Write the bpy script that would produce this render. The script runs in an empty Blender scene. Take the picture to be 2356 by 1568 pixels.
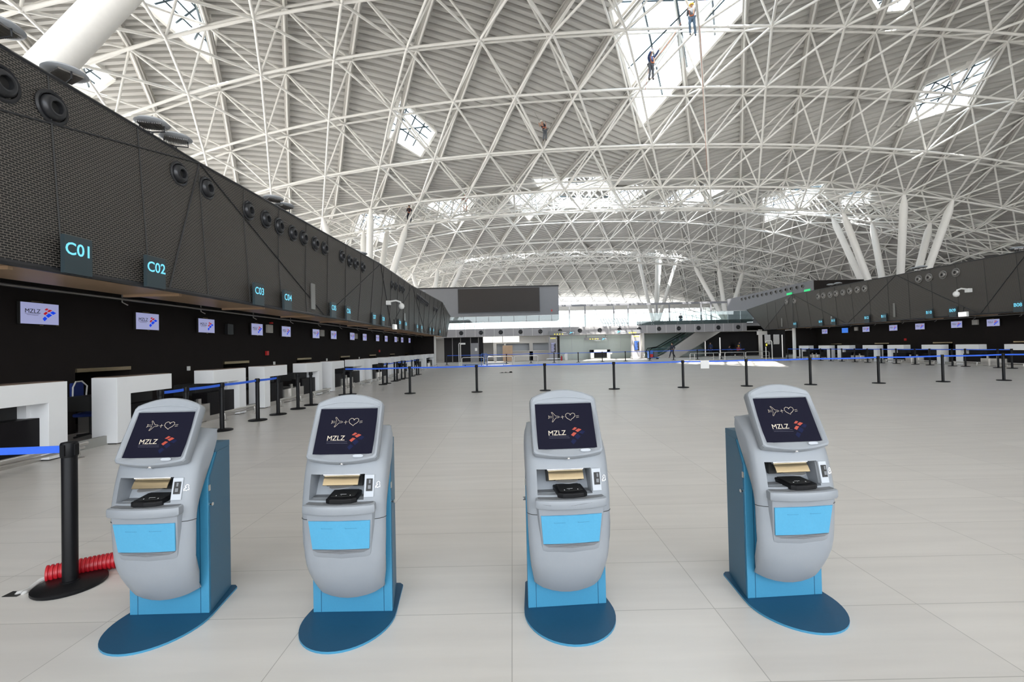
import bpy, bmesh, math, random
from mathutils import Vector, Matrix, Euler
random.seed(7)
C = bpy.context.scene
# ------------------------------------------------------------------ camera, world, sun, exposure
F = 1060.0; W, H = 2356, 1568; CAMZ = 1.57
PITCH = math.atan(15.8/F); ROLL = math.atan(-0.022)
cam = bpy.data.cameras.new('camera'); cam.sensor_width = 36; cam.lens = F*36/W; cam.clip_end = 600; cam.clip_start = 0.05
camo = bpy.data.objects.new('camera', cam); C.collection.objects.link(camo)
RC = Matrix.Rotation(math.pi/2+PITCH, 3, 'X') @ Matrix.Rotation(ROLL, 3, 'Z')
camo.matrix_world = Matrix.Translation((0, 0, CAMZ)) @ RC.to_4x4()
C.camera = camo
C.view_settings.view_transform = 'Standard'; C.view_settings.look = 'None'; C.view_settings.gamma = 1
C.view_settings.exposure = 0.18; C.view_settings.use_curve_mapping = False
world = bpy.data.worlds.new('world'); C.world = world; world.use_nodes = True
wn = world.node_tree; wn.nodes.clear()
wo = wn.nodes.new('ShaderNodeOutputWorld'); wb = wn.nodes.new('ShaderNodeBackground')
wc = wn.nodes.new('ShaderNodeTexCoord'); ws = wn.nodes.new('ShaderNodeSeparateXYZ'); wr = wn.nodes.new('ShaderNodeValToRGB')
wn.links.new(wc.outputs['Generated'], ws.inputs[0]); wn.links.new(ws.outputs['Z'], wr.inputs[0])
wr.color_ramp.elements[0].position = 0.0; wr.color_ramp.elements[0].color = (0.80, 0.80, 0.78, 1)
wr.color_ramp.elements[1].position = 0.8; wr.color_ramp.elements[1].color = (0.72, 0.86, 1.0, 1)
e = wr.color_ramp.elements.new(0.03); e.color = (0.93, 0.96, 1.0, 1)
wn.links.new(wr.outputs[0], wb.inputs[0]); wb.inputs[1].default_value = 3.9
wn.links.new(wb.outputs[0], wo.inputs[0])
sun = bpy.data.lights.new('sun', 'SUN'); sun.energy = 16; sun.angle = math.radians(0.6); sun.color = (1, 0.95, 0.87)
suno = bpy.data.objects.new('sun', sun); C.collection.objects.link(suno)
suno.rotation_euler = Vector((0.30, 0.42, -1)).to_track_quat('-Z', 'Y').to_euler()
C.cycles.max_bounces = 8; C.cycles.diffuse_bounces = 5; C.cycles.glossy_bounces = 3; C.cycles.transparent_max_bounces = 12
C.cycles.sample_clamp_indirect = 8
# ------------------------------------------------------------------ measuring helpers (plan positions read off the photograph)
def ray(x, y):
    d = RC @ Vector((x-W/2, -(y-H/2), -F)); return d
def on_z(x, y, z=0.0):
    d = ray(x, y); t = (z-CAMZ)/d.z; return Vector((d.x*t, d.y*t, z))
def on_y(x, y, Y):
    d = ray(x, y); t = Y/d.y; return Vector((d.x*t, Y, CAMZ+d.z*t))
def on_x(x, y, X):
    d = ray(x, y); t = X/d.x; return Vector((X, d.y*t, CAMZ+d.z*t))
# ------------------------------------------------------------------ materials
M = {}
def mat(name, col, rough=0.5, metal=0.0, noise=0.0, nscale=8.0, emit=None, estr=0.0, bump=0.0, bscale=60.0, spec=0.5, alpha=1.0):
    m = bpy.data.materials.new(name); m.use_nodes = True; nt = m.node_tree
    p = nt.nodes['Principled BSDF']
    p.inputs['Base Color'].default_value = (*col, 1); p.inputs['Roughness'].default_value = rough
    p.inputs['Metallic'].default_value = metal; p.inputs['Specular IOR Level'].default_value = spec
    p.inputs['Alpha'].default_value = alpha
    tc = nt.nodes.new('ShaderNodeTexCoord')
    if noise:
        n = nt.nodes.new('ShaderNodeTexNoise'); n.inputs['Scale'].default_value = nscale; n.inputs['Detail'].default_value = 5
        nt.links.new(tc.outputs['Object'], n.inputs['Vector'])
        mr = nt.nodes.new('ShaderNodeMapRange'); mr.inputs['To Min'].default_value = 1-noise; mr.inputs['To Max'].default_value = 1+noise
        mx = nt.nodes.new('ShaderNodeVectorMath'); mx.operation = 'SCALE'; mx.inputs[0].default_value = col
        nt.links.new(n.outputs['Fac'], mr.inputs['Value']); nt.links.new(mr.outputs[0], mx.inputs['Scale'])
        nt.links.new(mx.outputs[0], p.inputs['Base Color'])
    if bump:
        n2 = nt.nodes.new('ShaderNodeTexNoise'); n2.inputs['Scale'].default_value = bscale
        nt.links.new(tc.outputs['Object'], n2.inputs['Vector'])
        b = nt.nodes.new('ShaderNodeBump'); b.inputs['Strength'].default_value = bump; b.inputs['Distance'].default_value = 0.01
        nt.links.new(n2.outputs['Fac'], b.inputs['Height']); nt.links.new(b.outputs[0], p.inputs['Normal'])
    if emit:
        p.inputs['Emission Color'].default_value = (*emit, 1); p.inputs['Emission Strength'].default_value = estr
    M[name] = m; return m
mat('desk_inlay', (0.22, 0.16, 0.12), 0.5)
mat('truss', (0.90, 0.88, 0.84), 0.42, noise=0.04)
mat('deck', (0.60, 0.585, 0.56), 0.55, noise=0.05, nscale=0.4)
mat('beam', (0.55, 0.53, 0.50), 0.5, noise=0.05)
mat('white_desk', (0.86, 0.87, 0.88), 0.35, noise=0.02)
mat('black_wall', (0.018, 0.0145, 0.0135), 0.7, noise=0.15, nscale=3, spec=0.2)
mat('black_panel', (0.008, 0.007, 0.008), 0.45, noise=0.1, spec=0.15)
mat('black_post', (0.007, 0.007, 0.008), 0.4, noise=0.1, spec=0.2)
mat('black_matte', (0.02, 0.02, 0.02), 0.6)
mat('belt_blue', (0.03, 0.13, 0.72), 0.6, noise=0.08, nscale=60)
mat('grey_shell', (0.27, 0.29, 0.315), 0.40, noise=0.03, bump=0.05, bscale=300)
mat('grey_shelf', (0.17, 0.178, 0.19), 0.55, noise=0.05, nscale=200, bump=0.1, bscale=400)
mat('grey_light', (0.45, 0.48, 0.52), 0.35)
mat('kiosk_blue', (0.075, 0.33, 0.53), 0.45, noise=0.05, nscale=90)
mat('cab_blue', (0.045, 0.24, 0.40), 0.45, noise=0.06, nscale=90)
mat('slate_blue', (0.040, 0.125, 0.205), 0.5, noise=0.06, nscale=90)
mat('plate_blue', (0.008, 0.072, 0.15), 0.5, noise=0.08, nscale=50)
mat('screen_glass', (0.008, 0.008, 0.016), 0.3, emit=(0.05, 0.05, 0.10), estr=0.06, spec=0.04)
mat('art_white', (0.45, 0.4, 0.33), 0.5, emit=(1, 0.86, 0.66), estr=0.22)
mat('art_dim', (0.1, 0.1, 0.14), 0.5, emit=(0.3, 0.3, 0.4), estr=0.12)
mat('art_red', (0.25, 0.03, 0.015), 0.5, emit=(0.8, 0.10, 0.05), estr=0.2)
mat('art_navy', (0.01, 0.013, 0.04), 0.5, emit=(0.05, 0.07, 0.3), estr=0.03, spec=0.05)
mat('tv_face', (0.25, 0.26, 0.4), 0.3, emit=(0.40, 0.42, 0.70), estr=0.55)
mat('tv_blue_face', (0.05, 0.15, 0.5), 0.3, emit=(0.04, 0.16, 0.60), estr=0.9)
mat('logo_dark', (0.01, 0.01, 0.02), 0.5)
mat('logo_red', (0.5, 0.01, 0.02), 0.5, emit=(0.5, 0.01, 0.02), estr=0.5)
mat('logo_blue', (0.01, 0.04, 0.6), 0.5, emit=(0.0, 0.05, 0.7), estr=0.7)
mat('cyan_letter', (0.15, 0.5, 0.62), 0.5, emit=(0.14, 0.58, 0.80), estr=0.75)
mat('sign_dark', (0.035, 0.055, 0.065), 0.4)
mat('steel', (0.62, 0.60, 0.57), 0.28, metal=0.9, noise=0.05)
mat('brass', (0.52, 0.42, 0.27), 0.25, metal=0.9)
mat('chrome', (0.8, 0.8, 0.8), 0.12, metal=1.0)
mat('bronze_soffit', (0.58, 0.41, 0.27), 0.4, metal=0.1, noise=0.1, nscale=2)
mat('grey_wall', (0.22, 0.22, 0.235), 0.6, noise=0.04, nscale=2)
mat('fascia_grey', (0.33, 0.32, 0.33), 0.5, noise=0.03)
mat('led_black', (0.030, 0.024, 0.021), 0.6)
mat('white_paint', (0.82, 0.82, 0.80), 0.45, noise=0.03)
mat('off_white', (0.62, 0.60, 0.57), 0.6, noise=0.04, nscale=1)
mat('plywood', (0.52, 0.36, 0.24), 0.7, noise=0.12, nscale=4)
mat('red_plastic', (0.50, 0.012, 0.022), 0.35, noise=0.15, nscale=12)
mat('cable_grey', (0.5, 0.49, 0.47), 0.5)
mat('skin', (0.55, 0.33, 0.24), 0.6)
mat('cloth_dark', (0.02, 0.025, 0.045), 0.8, noise=0.2)
mat('cloth_navy', (0.03, 0.05, 0.13), 0.8, noise=0.2)
mat('cloth_grey', (0.14, 0.15, 0.17), 0.85, noise=0.2)
mat('cloth_red', (0.55, 0.08, 0.06), 0.8, noise=0.2)
mat('cloth_white', (0.75, 0.75, 0.74), 0.8)
mat('jeans', (0.14, 0.21, 0.30), 0.85, noise=0.2)
mat('helmet_white', (0.8, 0.78, 0.72), 0.35)
mat('helmet_yellow', (0.8, 0.5, 0.02), 0.35)
mat('helmet_green', (0.10, 0.6, 0.12), 0.35)
mat('hair', (0.03, 0.02, 0.015), 0.8)
mat('rope_orange', (0.6, 0.2, 0.10), 0.8)
mat('rope_grey', (0.3, 0.3, 0.28), 0.8)
mat('green_light', (0.02, 0.4, 0.12), 0.5, emit=(0.02, 0.6, 0.2), estr=0.8)
mat('lit_white', (0.9, 0.9, 0.85), 0.5, emit=(1, 0.98, 0.92), estr=1.0)
mat('picto_yellow', (0.6, 0.55, 0.05), 0.5, emit=(0.8, 0.7, 0.1), estr=0.6)
mat('picto_white', (0.8, 0.8, 0.8), 0.5, emit=(0.9, 0.9, 0.9), estr=0.5)
mat('mint_wall', (0.50, 0.57, 0.545), 0.35, noise=0.03, nscale=1)
mat('alarm_red', (0.6, 0.02, 0.02), 0.4)
mat('chair_blue', (0.01, 0.03, 0.18), 0.8)
mat('blue_paint', (0.03, 0.16, 0.55), 0.4)
mat('stone_grey', (0.30, 0.30, 0.28), 0.6)
mat('nozzle_black', (0.035, 0.036, 0.04), 0.3, metal=0.4)
mat('nozzle_grey', (0.25, 0.24, 0.23), 0.3, metal=0.6)
def glass(name, tint, gloss=0.12):
    m = bpy.data.materials.new(name); m.use_nodes = True; nt = m.node_tree; nt.nodes.clear()
    o = nt.nodes.new('ShaderNodeOutputMaterial'); t = nt.nodes.new('ShaderNodeBsdfTransparent'); g = nt.nodes.new('ShaderNodeBsdfGlossy')
    mx = nt.nodes.new('ShaderNodeMixShader'); fr = nt.nodes.new('ShaderNodeFresnel'); fr.inputs[0].default_value = 1.45
    ad = nt.nodes.new('ShaderNodeMath'); ad.operation = 'ADD'; ad.inputs[1].default_value = gloss; ad.use_clamp = True
    t.inputs[0].default_value = (*tint, 1); g.inputs['Roughness'].default_value = 0.03
    nt.links.new(fr.outputs[0], ad.inputs[0]); nt.links.new(ad.outputs[0], mx.inputs[0])
    nt.links.new(t.outputs[0], mx.inputs[1]); nt.links.new(g.outputs[0], mx.inputs[2]); nt.links.new(mx.outputs[0], o.inputs[0])
    M[name] = m
glass('glass_clear', (0.92, 0.95, 0.96), 0.0)
glass('glass_roof', (0.95, 0.98, 1.0), 0.0)
for n_ in M['glass_roof'].node_tree.nodes:
    if n_.type == 'FRESNEL': n_.inputs[0].default_value = 1.03
glass('glass_green', (0.80, 0.88, 0.87), 0.05)
def floor_mat():
    m = bpy.data.materials.new('floor_tile'); m.use_nodes = True; nt = m.node_tree; p = nt.nodes['Principled BSDF']
    tc = nt.nodes.new('ShaderNodeTexCoord'); mp = nt.nodes.new('ShaderNodeMapping'); mp.inputs['Location'].default_value = (0.035, 0.245, 0)
    b = nt.nodes.new('ShaderNodeTexBrick'); b.offset = 0.0; b.squash = 1.0
    b.inputs['Scale'].default_value = 1.0; b.inputs['Brick Width'].default_value = 1.2; b.inputs['Row Height'].default_value = 0.6
    b.inputs['Mortar Size'].default_value = 0.0028; b.inputs['Mortar Smooth'].default_value = 0.3; b.inputs['Bias'].default_value = 0.0
    b.inputs['Color1'].default_value = (0.63, 0.605, 0.575, 1); b.inputs['Color2'].default_value = (0.67, 0.645, 0.612, 1); b.inputs['Mortar'].default_value = (0.40, 0.385, 0.36, 1)
    nt.links.new(tc.outputs['Object'], mp.inputs[0]); nt.links.new(mp.outputs[0], b.inputs['Vector'])
    mp2 = nt.nodes.new('ShaderNodeMapping'); mp2.inputs['Scale'].default_value = (0.35, 3.5, 1)
    n = nt.nodes.new('ShaderNodeTexNoise'); n.inputs['Scale'].default_value = 2.2; n.inputs['Detail'].default_value = 6
    nt.links.new(tc.outputs['Object'], mp2.inputs[0]); nt.links.new(mp2.outputs[0], n.inputs['Vector'])
    mr = nt.nodes.new('ShaderNodeMapRange'); mr.inputs['From Min'].default_value = 0.3; mr.inputs['From Max'].default_value = 0.7
    mr.inputs['To Min'].default_value = 0.95; mr.inputs['To Max'].default_value = 1.05
    vm = nt.nodes.new('ShaderNodeVectorMath'); vm.operation = 'SCALE'
    nt.links.new(n.outputs['Fac'], mr.inputs['Value']); nt.links.new(b.outputs['Color'], vm.inputs[0]); nt.links.new(mr.outputs[0], vm.inputs['Scale'])
    nt.links.new(vm.outputs[0], p.inputs['Base Color']); p.inputs['Roughness'].default_value = 0.30; p.inputs['Specular IOR Level'].default_value = 0.45
    M['floor_tile'] = m
floor_mat()
def mesh_clad(name, dark, light, s=1.0):
    # expanded-metal cladding: rows of staggered lens-shaped openings
    m = bpy.data.materials.new(name); m.use_nodes = True; nt = m.node_tree; p = nt.nodes['Principled BSDF']
    tc = nt.nodes.new('ShaderNodeTexCoord'); sp = nt.nodes.new('ShaderNodeSeparateXYZ'); cb = nt.nodes.new('ShaderNodeCombineXYZ')
    nt.links.new(tc.outputs['Object'], sp.inputs[0]); nt.links.new(sp.outputs['Y'], cb.inputs['X']); nt.links.new(sp.outputs['Z'], cb.inputs['Y'])
    b = nt.nodes.new('ShaderNodeTexBrick'); b.offset = 0.5; b.inputs['Scale'].default_value = 1.0
    b.inputs['Brick Width'].default_value = 0.085*s; b.inputs['Row Height'].default_value = 0.034*s
    b.inputs['Mortar Size'].default_value = 0.0075*s; b.inputs['Mortar Smooth'].default_value = 0.6
    b.inputs['Color1'].default_value = (*dark, 1); b.inputs['Color2'].default_value = (*dark, 1); b.inputs['Mortar'].default_value = (*light, 1)
    nt.links.new(cb.outputs[0], b.inputs['Vector']); nt.links.new(b.outputs['Color'], p.inputs['Base Color'])
    bp = nt.nodes.new('ShaderNodeBump'); bp.inputs['Strength'].default_value = 0.6; bp.inputs['Distance'].default_value = 0.01
    nt.links.new(b.outputs['Fac'], bp.inputs['Height']); nt.links.new(bp.outputs[0], p.inputs['Normal'])
    p.inputs['Roughness'].default_value = 0.5; M[name] = m
mesh_clad('mesh_black', (0.006, 0.006, 0.006), (0.15, 0.132, 0.115))
# ------------------------------------------------------------------ object helpers
def tag(o, label=None, cat=None, group=None, kind=None):
    if label: o['label'] = label
    if cat: o['category'] = cat
    if group: o['group'] = group
    if kind: o['kind'] = kind
    return o
def thing(name, label, cat, loc=(0, 0, 0), rz=0.0, group=None):
    o = bpy.data.objects.new(name, None); C.collection.objects.link(o); o.empty_display_size = 0.1
    o.location = loc; o.rotation_euler = (0, 0, rz); return tag(o, label, cat, group)
def kids(o): return [c for c in bpy.data.objects if c.parent == o]
def dup(root, loc, rz=None, label=None, group=None):
    r = root.copy(); C.collection.objects.link(r); r.location = loc
    if rz is not None: r.rotation_euler = (0, 0, rz)
    if label: r['label'] = label
    if group: r['group'] = group
    for ch in root.children:
        if ch.name.split('.')[0] in ('belt', 'scratch'): continue
        c = ch.copy(); C.collection.objects.link(c); c.parent = r
        for g in ch.children:
            d = g.copy(); C.collection.objects.link(d); d.parent = c
    return r
def frame(d):
    d = Vector(d).normalized(); a = Vector((0, 0, 1)) if abs(d.z) < 0.9 else Vector((1, 0, 0))
    u = d.cross(a).normalized(); return u, u.cross(d).normalized()
class MB:
    def __init__(s): s.v = []; s.f = []; s.mi = []
    def add(s, vs, fs, mi=0, Mx=None):
        n = len(s.v)
        s.v += [tuple(Mx @ Vector(p)) for p in vs] if Mx else [tuple(p) for p in vs]
        s.f += [tuple(i+n for i in f) for f in fs]; s.mi += [mi]*len(fs); return s
    def box(s, c, d, rz=0, mi=0, Mx=None):
        x, y, z = d[0]/2, d[1]/2, d[2]/2; R = Matrix.Rotation(rz, 3, 'Z')
        vs = [Vector(c)+R @ Vector((a*x, b*y, e*z)) for a, b, e in ((-1,-1,-1),(1,-1,-1),(1,1,-1),(-1,1,-1),(-1,-1,1),(1,-1,1),(1,1,1),(-1,1,1))]
        return s.add(vs, [(0,3,2,1),(4,5,6,7),(0,1,5,4),(1,2,6,5),(2,3,7,6),(3,0,4,7)], mi, Mx)
    def bb(s, a, b, mi=0, Mx=None):  # box from two corners
        return s.box([(a[i]+b[i])/2 for i in range(3)], [abs(a[i]-b[i]) for i in range(3)], 0, mi, Mx)
    def tube(s, pts, r, n=8, mi=0, caps=True, Mx=None):
        pts = [Vector(p) for p in pts]; rs = r if isinstance(r, (list, tuple)) else [r]*len(pts)
        vs = []; fs = []; u = None
        for i, p in enumerate(pts):
            d = (pts[min(i+1, len(pts)-1)]-pts[max(i-1, 0)]).normalized()
            if u is None: u, w = frame(d)
            else:
                u = (u-d*u.dot(d)).normalized(); w = u.cross(d)
            for k in range(n):
                a = 2*math.pi*k/n; vs.append(p+(u*math.cos(a)+w*math.sin(a))*rs[i])
        for i in range(len(pts)-1):
            for k in range(n):
                fs.append((i*n+k, i*n+(k+1) % n, (i+1)*n+(k+1) % n, (i+1)*n+k))
        if caps: fs.append(tuple(reversed(range(n)))); fs.append(tuple((len(pts)-1)*n+k for k in range(n)))
        return s.add(vs, fs, mi, Mx)
    def lathe(s, prof, c=(0, 0, 0), ax='Z', n=24, mi=0, Mx=None):
        vs = []; fs = []
        for (r, h) in prof:
            for k in range(n):
                a = 2*math.pi*k/n; p = (r*math.cos(a), r*math.sin(a), h)
                if ax == 'X': p = (h, p[0], p[1])
                if ax == 'Y': p = (p[0], h, p[1])
                vs.append((p[0]+c[0], p[1]+c[1], p[2]+c[2]))
        for i in range(len(prof)-1):
            for k in range(n): fs.append((i*n+k, i*n+(k+1) % n, (i+1)*n+(k+1) % n, (i+1)*n+k))
        if prof[0][0] > 1e-6: fs.append(tuple(reversed(range(n))))
        if prof[-1][0] > 1e-6: fs.append(tuple((len(prof)-1)*n+k for k in range(n)))
        return s.add(vs, fs, mi, Mx)
    def prism(s, poly, z0, z1, mi=0, Mx=None):
        n = len(poly); vs = [(x, y, z0) for x, y in poly]+[(x, y, z1) for x, y in poly]
        fs = [tuple(reversed(range(n))), tuple(range(n, 2*n))]+[(i, (i+1) % n, n+(i+1) % n, n+i) for i in range(n)]
        return s.add(vs, fs, mi, Mx)
    def loft(s, rings, mi=0, caps=True, Mx=None):
        n = len(rings[0]); vs = [p for r in rings for p in r]; fs = []
        for i in range(len(rings)-1):
            for k in range(n): fs.append((i*n+k, i*n+(k+1) % n, (i+1)*n+(k+1) % n, (i+1)*n+k))
        if caps: fs.append(tuple(reversed(range(n)))); fs.append(tuple((len(rings)-1)*n+k for k in range(n)))
        return s.add(vs, fs, mi, Mx)
    def build(s, name, mats, parent=None, smooth=None, bevel=0, loc=None, fix=True):
        me = bpy.data.meshes.new(name); me.from_pydata(s.v, [], s.f)
        for m in (mats if isinstance(mats, (list, tuple)) else [mats]): me.materials.append(M[m])
        if len(set(s.mi)) > 1: me.polygons.foreach_set('material_index', s.mi)
        if fix or bevel:
            bm = bmesh.new(); bm.from_mesh(me)
            if fix: bmesh.ops.recalc_face_normals(bm, faces=bm.faces)
            if bevel:
                es = [e for e in bm.edges if len(e.link_faces) == 2 and e.calc_face_angle(0) > 0.6]
                bmesh.ops.bevel(bm, geom=es, offset=bevel, segments=2, affect='EDGES', profile=0.5, clamp_overlap=True)
            bm.to_mesh(me); bm.free()
        if smooth is not None:
            me.polygons.foreach_set('use_smooth', [True]*len(me.polygons)); me.set_sharp_from_angle(angle=math.radians(smooth))
        o = bpy.data.objects.new(name, me); C.collection.objects.link(o)
        if parent: o.parent = parent
        if loc: o.location = loc
        return o
_txt = {}
def text(mb, s, size, Mx, mi=0, bold=0.0, align='LEFT', depth=0.001):
    key = (s, size, bold, align)
    if key not in _txt:
        cu = bpy.data.curves.new('lettering', 'FONT'); cu.body = s; cu.size = size; cu.offset = bold*size; cu.align_x = align; cu.extrude = depth
        cu.resolution_u = 3
        ob = bpy.data.objects.new('lettering', cu)
        me = ob.to_mesh(); _txt[key] = ([tuple(v.co) for v in me.vertices], [tuple(p.vertices) for p in me.polygons])
        ob.to_mesh_clear(); bpy.data.objects.remove(ob); bpy.data.curves.remove(cu)
    v, f = _txt[key]; mb.add(v, f, mi, Mx)
# placing flat art on a face whose local frame is x right, z up, front to -y
def FACE(x, y, z): return Matrix(((1, 0, 0, x), (0, 0, -1, y), (0, 1, 0, z), (0, 0, 0, 1)))
def smooth_curve(keys, z):
    for i in range(len(keys)-1):
        if keys[i][0] <= z <= keys[i+1][0] or i == len(keys)-2:
            p0 = keys[max(i-1, 0)]; p1 = keys[i]; p2 = keys[i+1]; p3 = keys[min(i+2, len(keys)-1)]
            t = (z-p1[0])/(p2[0]-p1[0])
            if t < 0: t = 0
            h = p2[0]-p1[0]
            m1 = (p2[1]-p0[1])/(p2[0]-p0[0])*h; m2 = (p3[1]-p1[1])/(p3[0]-p1[0])*h
            return (2*t**3-3*t*t+1)*p1[1]+(t**3-2*t*t+t)*m1+(-2*t**3+3*t*t)*p2[1]+(t**3-t*t)*m2
def smooth3(t): t = max(0, min(1, t)); return t*t*(3-2*t)
ORD = ['first', 'second', 'third', 'fourth', 'fifth', 'sixth', 'seventh', 'eighth', 'ninth', 'tenth', 'eleventh', 'twelfth', 'thirteenth',
       'fourteenth', 'fifteenth', 'sixteenth', 'seventeenth', 'eighteenth', 'nineteenth', 'twentieth']
ORD += ['twenty-'+w for w in ORD[:9]]+['thirtieth']+['thirty-'+w for w in ORD[:9]]
# ================================================================== floor and roof
tag(MB().bb((-60, -26, -0.25), (75, 150, 0)).build('floor', 'floor_tile'), kind='structure')
XC = 12.0; SX = 4.2; SY = 4.5; Y0 = 30.7
def rh(Y):
    if Y <= 97.5: return 15.65+2.55*math.cos(math.pi*(Y-25.5)/18)+max(0, Y-43.5)*0.035
    return 10.8+9.3*(0.5+0.5*math.cos(math.pi*min(1, (Y-97.5)/30)))
def zb(X, Y):
    u = (X-XC)/23; return 1.57+rh(Y)*max(0.45, 1-0.067*u*u-0.02*u**4)
def ztop(X, Y): return zb(X, Y)+2.3
def zdeck(X, Y): return zb(X, Y)+2.78
def hit(x, y, zf=zdeck, t0=8, t1=130):
    d = ray(x, y); d = d/d.y; Y = t0
    while Y < t1:
        if CAMZ+d.z*Y > zf(d.x*Y, Y): Y += 0.25; continue
        return Vector((d.x*Y, Y, zf(d.x*Y, Y)))
    return None
def hit_up(x, y, zf=zdeck, t0=8, t1=128):   # first place where the sight line reaches the roof from below
    d = ray(x, y); d = d/d.y; Y = t0
    while Y < t1:
        if CAMZ+d.z*Y >= zf(d.x*Y, Y): return Vector((d.x*Y, Y, zf(d.x*Y, Y)))
        Y += 0.1
    return None
SPLIT = 10.7
holes = []
def rhomb(cx, cy, hw, hl): holes.append([(cx, cy-hl), (cx+hw, cy), (cx, cy+hl), (cx-hw, cy)])
rhomb(10.7, 28.0, 4.2, 8.6)
for quad in ([(920, 222), (1003, 300), (968, 357), (893, 312)], [(300, -20), (435, -20), (497, 62), (486, 140)],
             [(2068, 285), (2128, 190), (2306, 112), (2232, 235)], [(60, 118), (175, 112), (262, 178), (205, 215)],
             [(1225, 408), (1405, 402), (1400, 472), (1290, 470)], [(1515, 470), (1570, 428), (1568, 455), (1520, 492)],  # first skylight stretched left, shaped to throw sun on the board wall
             [(2000, -10), (2140, -60), (2080, 20), (2020, 25)],
             [(1810, 428), (1905, 418), (1880, 452), (1800, 458)], [(1945, 440), (2010, 430), (1990, 462), (1930, 470)]):
    ps = [hit_up(*q) for q in quad]
    if all(ps): holes.append([(p.x, p.y) for p in ps])
for cx, cy in ((16, 63), (3, 64), (26, 62), (-8, 63), (-19, 64), (38, 63)): rhomb(cx, cy, 3.2, 6.0)  # far skylights enlarged, and more added, to brighten the roof there
for cx, cy in ((12, 93), (2, 94), (22, 95), (32, 93), (-8, 94)): rhomb(cx, cy, 3.6, 6.5)
def ccw(p):
    a = sum(p[i][0]*p[(i+1) % len(p)][1]-p[(i+1) % len(p)][0]*p[i][1] for i in range(len(p)))
    return p if a > 0 else p[::-1]
def inside(p, x, y, m=0.0):
    for i in range(len(p)):
        a = p[i]; b = p[(i+1) % len(p)]; dx, dy = b[0]-a[0], b[1]-a[1]; L = math.hypot(dx, dy)
        if (dx*(y-a[1])-dy*(x-a[0]))/L < m: return False
    return True
holes = [ccw(h) for h in holes]
YA, YB = -26.0, 126.5
def build_deck():
    bm = bmesh.new(); pitch = 0.53; prof = [(0, 0), (0.27, 0), (0.30, 0.20), (0.50, 0.20)]
    for side in (0, 1):
        xs = [SPLIT-2.15*i for i in range(21)][::-1] if side == 0 else [SPLIT+2.15*i for i in range(29)]
        k = 0.48 if side == 0 else -0.48
        prev = None; n0 = int(-60/pitch); n1 = int(175/pitch)
        for n in range(n0, n1):
            for (dt, dz) in prof:
                t = n*pitch+dt; row = []
                for X in xs:
                    Y = t+k*(X-SPLIT); row.append((X, Y, zdeck(X, max(-12, min(130, Y)))+dz))
                vr = [None]*len(row)
                if prev is not None:
                    for i in range(len(xs)-1):
                        if all(YA-1 < q[1] < YB for q in (row[i], row[i+1], prev[0][i], prev[0][i+1])):
                            for vv, rr in ((vr, row), (prev[1], prev[0])):
                                for j in (i, i+1):
                                    if vv[j] is None: vv[j] = bm.verts.new(rr[j])
                            bm.faces.new((prev[1][i], prev[1][i+1], vr[i+1], vr[i]))
                prev = (row, vr)
    for h in holes:
        x0 = min(p[0] for p in h)-3; x1 = max(p[0] for p in h)+3; y0 = min(p[1] for p in h)-2; y1 = max(p[1] for p in h)+2
        for i in range(4):
            a = h[i]; b = h[(i+1) % 4]; nrm = Vector((b[1]-a[1], -(b[0]-a[0]), 0)).normalized()
            fs = [f for f in bm.faces if x0 < f.calc_center_median().x < x1 and y0 < f.calc_center_median().y < y1]
            es = {e for f in fs for e in f.edges}; vs = {v for f in fs for v in f.verts}
            bmesh.ops.bisect_plane(bm, geom=list(fs)+list(es)+list(vs), dist=1e-4, plane_co=(a[0], a[1], 0), plane_no=nrm)
        kill = [f for f in bm.faces if inside(h, f.calc_center_median().x, f.calc_center_median().y)]
        bmesh.ops.delete(bm, geom=kill, context='FACES')
    me = bpy.data.meshes.new('ceiling'); bm.to_mesh(me); bm.free(); me.materials.append(M['deck'])
    o = bpy.data.objects.new('ceiling', me); C.collection.objects.link(o); tag(o, kind='structure')
build_deck()
# skylights: curb, glazing bars, pane
for i, h in enumerate(holes):
    cx = sum(p[0] for p in h)/4; cy = sum(p[1] for p in h)/4; z0 = zdeck(cx, cy)
    root = bpy.data.objects.new('window_%d' % (i+1), None); C.collection.objects.link(root); root.location = (cx, cy, z0); tag(root, kind='structure')
    cb = MB(); zz = [zdeck(*p)-z0 for p in h]
    for j in range(4):
        a = h[j]; b = h[(j+1) % 4]; za = zz[j]; zb_ = zz[(j+1) % 4]
        A = Vector((a[0]-cx, a[1]-cy, za)); B = Vector((b[0]-cx, b[1]-cy, zb_)); nn = Vector((b[1]-a[1], -(b[0]-a[0]), 0)).normalized()*0.12
        q = [A+nn+Vector((0, 0, -0.12)), B+nn+Vector((0, 0, -0.12)), B-nn*0.6+Vector((0, 0, -0.12)), A-nn*0.6+Vector((0, 0, -0.12))]
        cb.loft([q, [p+Vector((0, 0, 0.5)) for p in q]])
    cb.build('window_curb', 'truss', root)
    gb = MB(); T = [Vector((p[0]-cx, p[1]-cy, zz[j]+0.42)) for j, p in enumerate(h)]
    for s in (0.25, 0.5, 0.75):
        gb.tube([T[0].lerp(T[1], s), T[3].lerp(T[2], s)], 0.06, 4); gb.tube([T[1].lerp(T[2], s), T[0].lerp(T[3], s)], 0.06, 4)
        if s != 0.5: continue
        gb.tube([T[1], T[3]], 0.06, 4)
    gb.build('glazing_bar', 'sign_dark', root)
    MB().add([t+Vector((0, 0, 0.05)) for t in T], [(0, 1, 2, 3)]).build('window_pane', 'glass_roof', root, fix=False)
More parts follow.
